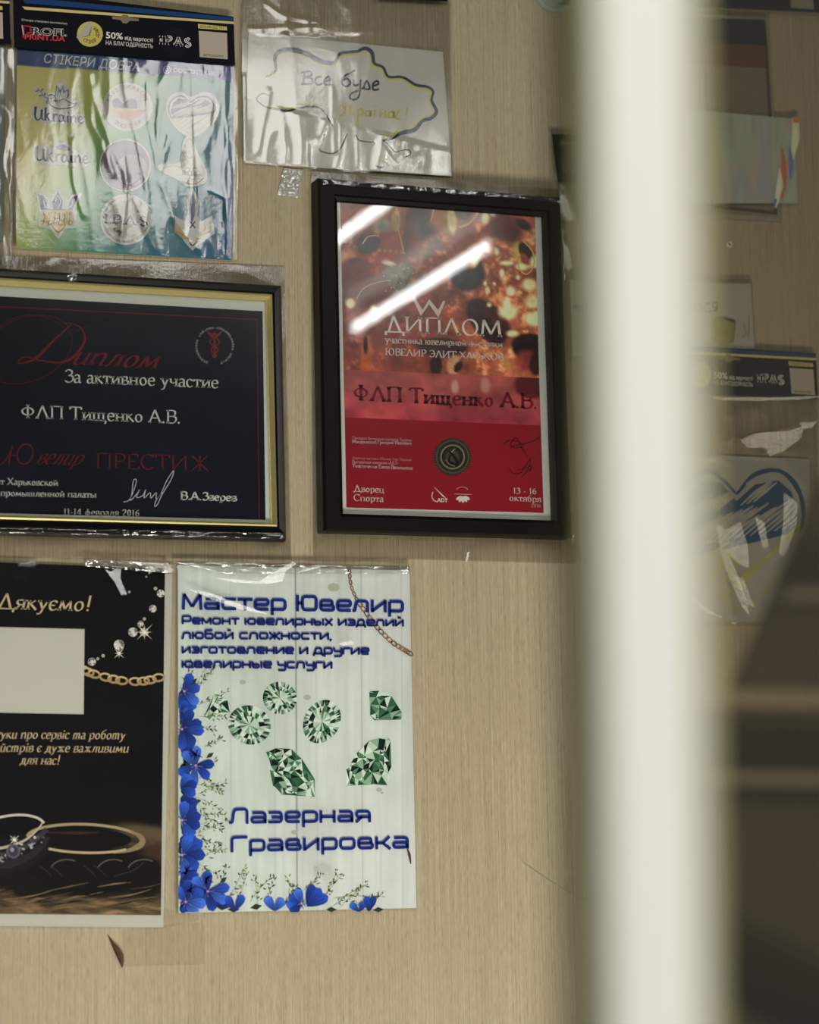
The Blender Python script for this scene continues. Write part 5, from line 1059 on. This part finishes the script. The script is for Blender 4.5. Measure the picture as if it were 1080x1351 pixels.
# torn flap and ghost tapes
v = []; f = []
pts = [(141, 1232), (147, 1247), (153, 1261), (160.6, 1277), (162.8, 1270), (161, 1259), (157, 1253), (151, 1245)]
C_ = W([p[0] for p in pts], [p[1] for p in pts], 0.0); top = [C_[i] + np.array([0, -h_, 0]) for i, h_ in enumerate((.0005, .004, .007, .002, .0012, .005, .006, .003))]
v = list(C_ + np.array([0, -.0003, 0])) + top; n = len(pts); f = [tuple(range(n, 2 * n))] + [(i, (i + 1) % n, n + (i + 1) % n, n + i) for i in range(n)]
fl = obj('torn_flap', v, f, plain('torn_brown_paper', (86, 66, 46), .8, .1, grain=.3, scale=300))
tag(fl, 'small curled tear in the wall covering below the black poster', 'tear')
def tapeq(q, lab, off=0.0004):
    o = slab('tape_strip', q, off, 0.00015, M_TAPE, None, 4, 4); tag(o, lab, 'tape')
tapeq([(213, 1198), (262, 1207), (262, 1214), (215, 1224)], 'short clear tape joining the two posters at their lower corners')
tapeq([(161, 1226), (268, 1216), (270, 1272), (163, 1275)], 'faint rectangle of clear tape beside the torn wall flap')

# ------------------------------------------------------------------ glass door with its bright edge, close to the camera
YD = -1.40
M_POST = plain('white_enamelled_metal', (253, 253, 249), 0.5, 0.4, grain=0.01)
M_SIDE = plain('cream_rubber_lip', (204, 197, 146), 0.7, 0.2)
M_GASK = film_mat('green_glass_edge', 0.06, 0.2, 0.0, tint=(0.26, 0.30, 0.22))
G13 = empty('glass_door', W(850, 1351, -YD), 'out-of-focus glass door with a bright white vertical edge, close in front of the wall', 'door')
def strip(name, xa, xb, off, th, mat, top=-160, bot=1500):
    """vertical bar between two photo columns, each given as x at the top and x at the bottom of the frame"""
    ex = lambda p, y: p[0] + (p[1] - p[0]) * y / 1351.0
    q = [(ex(xa, top), top), (ex(xb, top), top), (ex(xb, bot), bot), (ex(xa, bot), bot)]
    return slab(name, q, off, th, mat, G13)
strip('door_stile', (792, 811), (902, 924), -YD, 0.012, M_POST)
strip('edge_lip', (776, 796), (792, 811), -YD - .001, 0.008, M_SIDE); strip('edge_lip', (902, 924), (922, 942), -YD - .001, 0.008, M_SIDE)
strip('glass_edge', (740, 760), (776, 796), -YD - .002, 0.006, M_GASK)
M_DOOR = film_mat('smoked_door_glass', 0.045, 0.03, 0.022, tint=(0.64, 0.62, 0.56), wide=0.0)
strip('door_glass', (922, 942), (1760, 1790), -YD - .004, 0.003, M_DOOR)
# faint streak of reflected light, built as a thin pale strand towards the door
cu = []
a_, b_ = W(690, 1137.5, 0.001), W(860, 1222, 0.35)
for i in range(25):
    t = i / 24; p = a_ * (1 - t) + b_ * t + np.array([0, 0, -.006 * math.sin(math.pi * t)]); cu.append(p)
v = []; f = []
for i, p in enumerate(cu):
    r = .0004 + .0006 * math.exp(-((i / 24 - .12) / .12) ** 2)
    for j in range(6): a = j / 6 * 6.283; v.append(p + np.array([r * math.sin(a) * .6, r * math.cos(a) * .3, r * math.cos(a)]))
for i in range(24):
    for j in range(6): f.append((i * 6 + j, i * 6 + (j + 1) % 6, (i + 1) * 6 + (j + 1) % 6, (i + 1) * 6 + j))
tag(obj('light_streak', v, f, plain('streak_white', (220, 220, 206), .2, .8), None, smooth=True), 'faint light streak slanting down to the bright door edge, made as a thin strand', 'light streak')

# blurred room reflections, built as flat brown pieces behind the door glass
G14 = empty('door_reflection', W(1000, 1351, 0.95), 'blurred dark brown reflections in the door glass, made as flat pieces', 'door reflection')
M_REFL = plain('reflection_brown', (74, 66, 52), .5, .2, grain=.15, scale=6)
slab('reflection_lower', [(905, 930), (1900, 950), (1900, 1560), (905, 1560)], 1.0, 0.004, M_REFL, G14)
slab('reflection_side', [(1085, 630), (1900, 650), (1900, 930), (968, 910)], 1.0, 0.004, M_REFL, G14)
slab('reflection_upper_line', [(1040, 776), (1900, 800), (1900, 812), (1036, 786)], 1.012, 0.01, plain('reflection_grey', (112, 104, 90), .5, .3), G14)
slab('reflection_pale_line', [(930, 1020), (1900, 1036), (1900, 1048), (930, 1031)], 1.012, 0.02, plain('reflection_pale', (138, 128, 106), .4, .4), G14)
slab('reflection_dark_line', [(930, 1034), (1900, 1050), (1900, 1070), (930, 1052)], 1.006, 0.006, plain('reflection_dark', (40, 34, 30), .5, .3), G14)
slab('reflection_diagonal', [(930, 1262), (1900, 1740), (1900, 1800), (930, 1306)], 1.015, 0.01, plain('reflection_black', (14, 13, 12), .4, .4), G14)

# turned-up folds of the loose film, shaped as highlights and tilted at the lamps
for pts in ([(137, 750), (146, 754), (160, 747), (158, 764), (166, 785), (158, 786), (150, 768)], [(186, 741), (212, 744), (229, 752), (222, 757), (204, 752), (196, 758)]): fold(pts, 0.0062, 0.0, 0.179, G6)
for pts in ([(282, 762), (300, 764), (340, 768), (352, 760), (366, 752), (386, 741), (390, 744), (376, 754), (370, 768), (352, 771), (310, 769)], [(392, 756), (405, 748), (420, 745), (436, 746), (412, 751)], [(250, 778), (275, 782), (320, 800), (352, 812), (318, 806), (280, 792)], [(446, 849), (462, 845), (468, 850), (452, 852)]): fold(pts, 0.0112, -0.06, 0.182, G7)
fold([(414, 1143), (424, 1138), (438, 1146), (440, 1156), (426, 1162), (413, 1156)], 0.0095, -0.2, 0.25, G7)
for pts in ([(944, 690), (955, 700), (972, 690), (978, 722), (977, 752), (968, 748), (956, 735), (966, 770), (972, 800), (972, 817), (964, 800), (954, 768), (946, 728)], [(968, 760), (978, 762), (988, 803), (980, 798)], [(996, 682), (1006, 690), (1008, 722), (1001, 726)], [(1034, 650), (1048, 664), (1046, 690), (1028, 738), (1022, 730), (1030, 690)], [(913, 788), (924, 797), (948, 818), (938, 815), (920, 804)]): fold(pts, 0.0075, -0.285, 0.185, G12)
for pts in ([(976, 580), (996, 572), (1030, 572), (1048, 566), (1044, 582), (1024, 598), (1008, 604), (1002, 592), (984, 592)], [(1054, 558), (1074, 557), (1068, 566), (1058, 566)], [(930, 523), (960, 526), (1000, 529), (1076, 531), (1040, 534), (990, 533), (950, 530)], [(930, 606), (944, 604), (940, 611)]): fold(pts, 0.0095, -0.305, 0.13, G12)
for pts in ([(738, 251), (746, 262), (758, 293), (748, 291), (741, 282)], [(743, 318), (750, 330), (754, 352), (748, 358), (744, 345)]): fold(pts, 0.012, -0.19, 0.045, G1)
for pts in ([(616, 729), (619, 728), (616, 741), (613, 741)], [(756, 706), (759, 704), (752, 724)]): fold(pts, 0.004, -0.155, 0.177, G1)
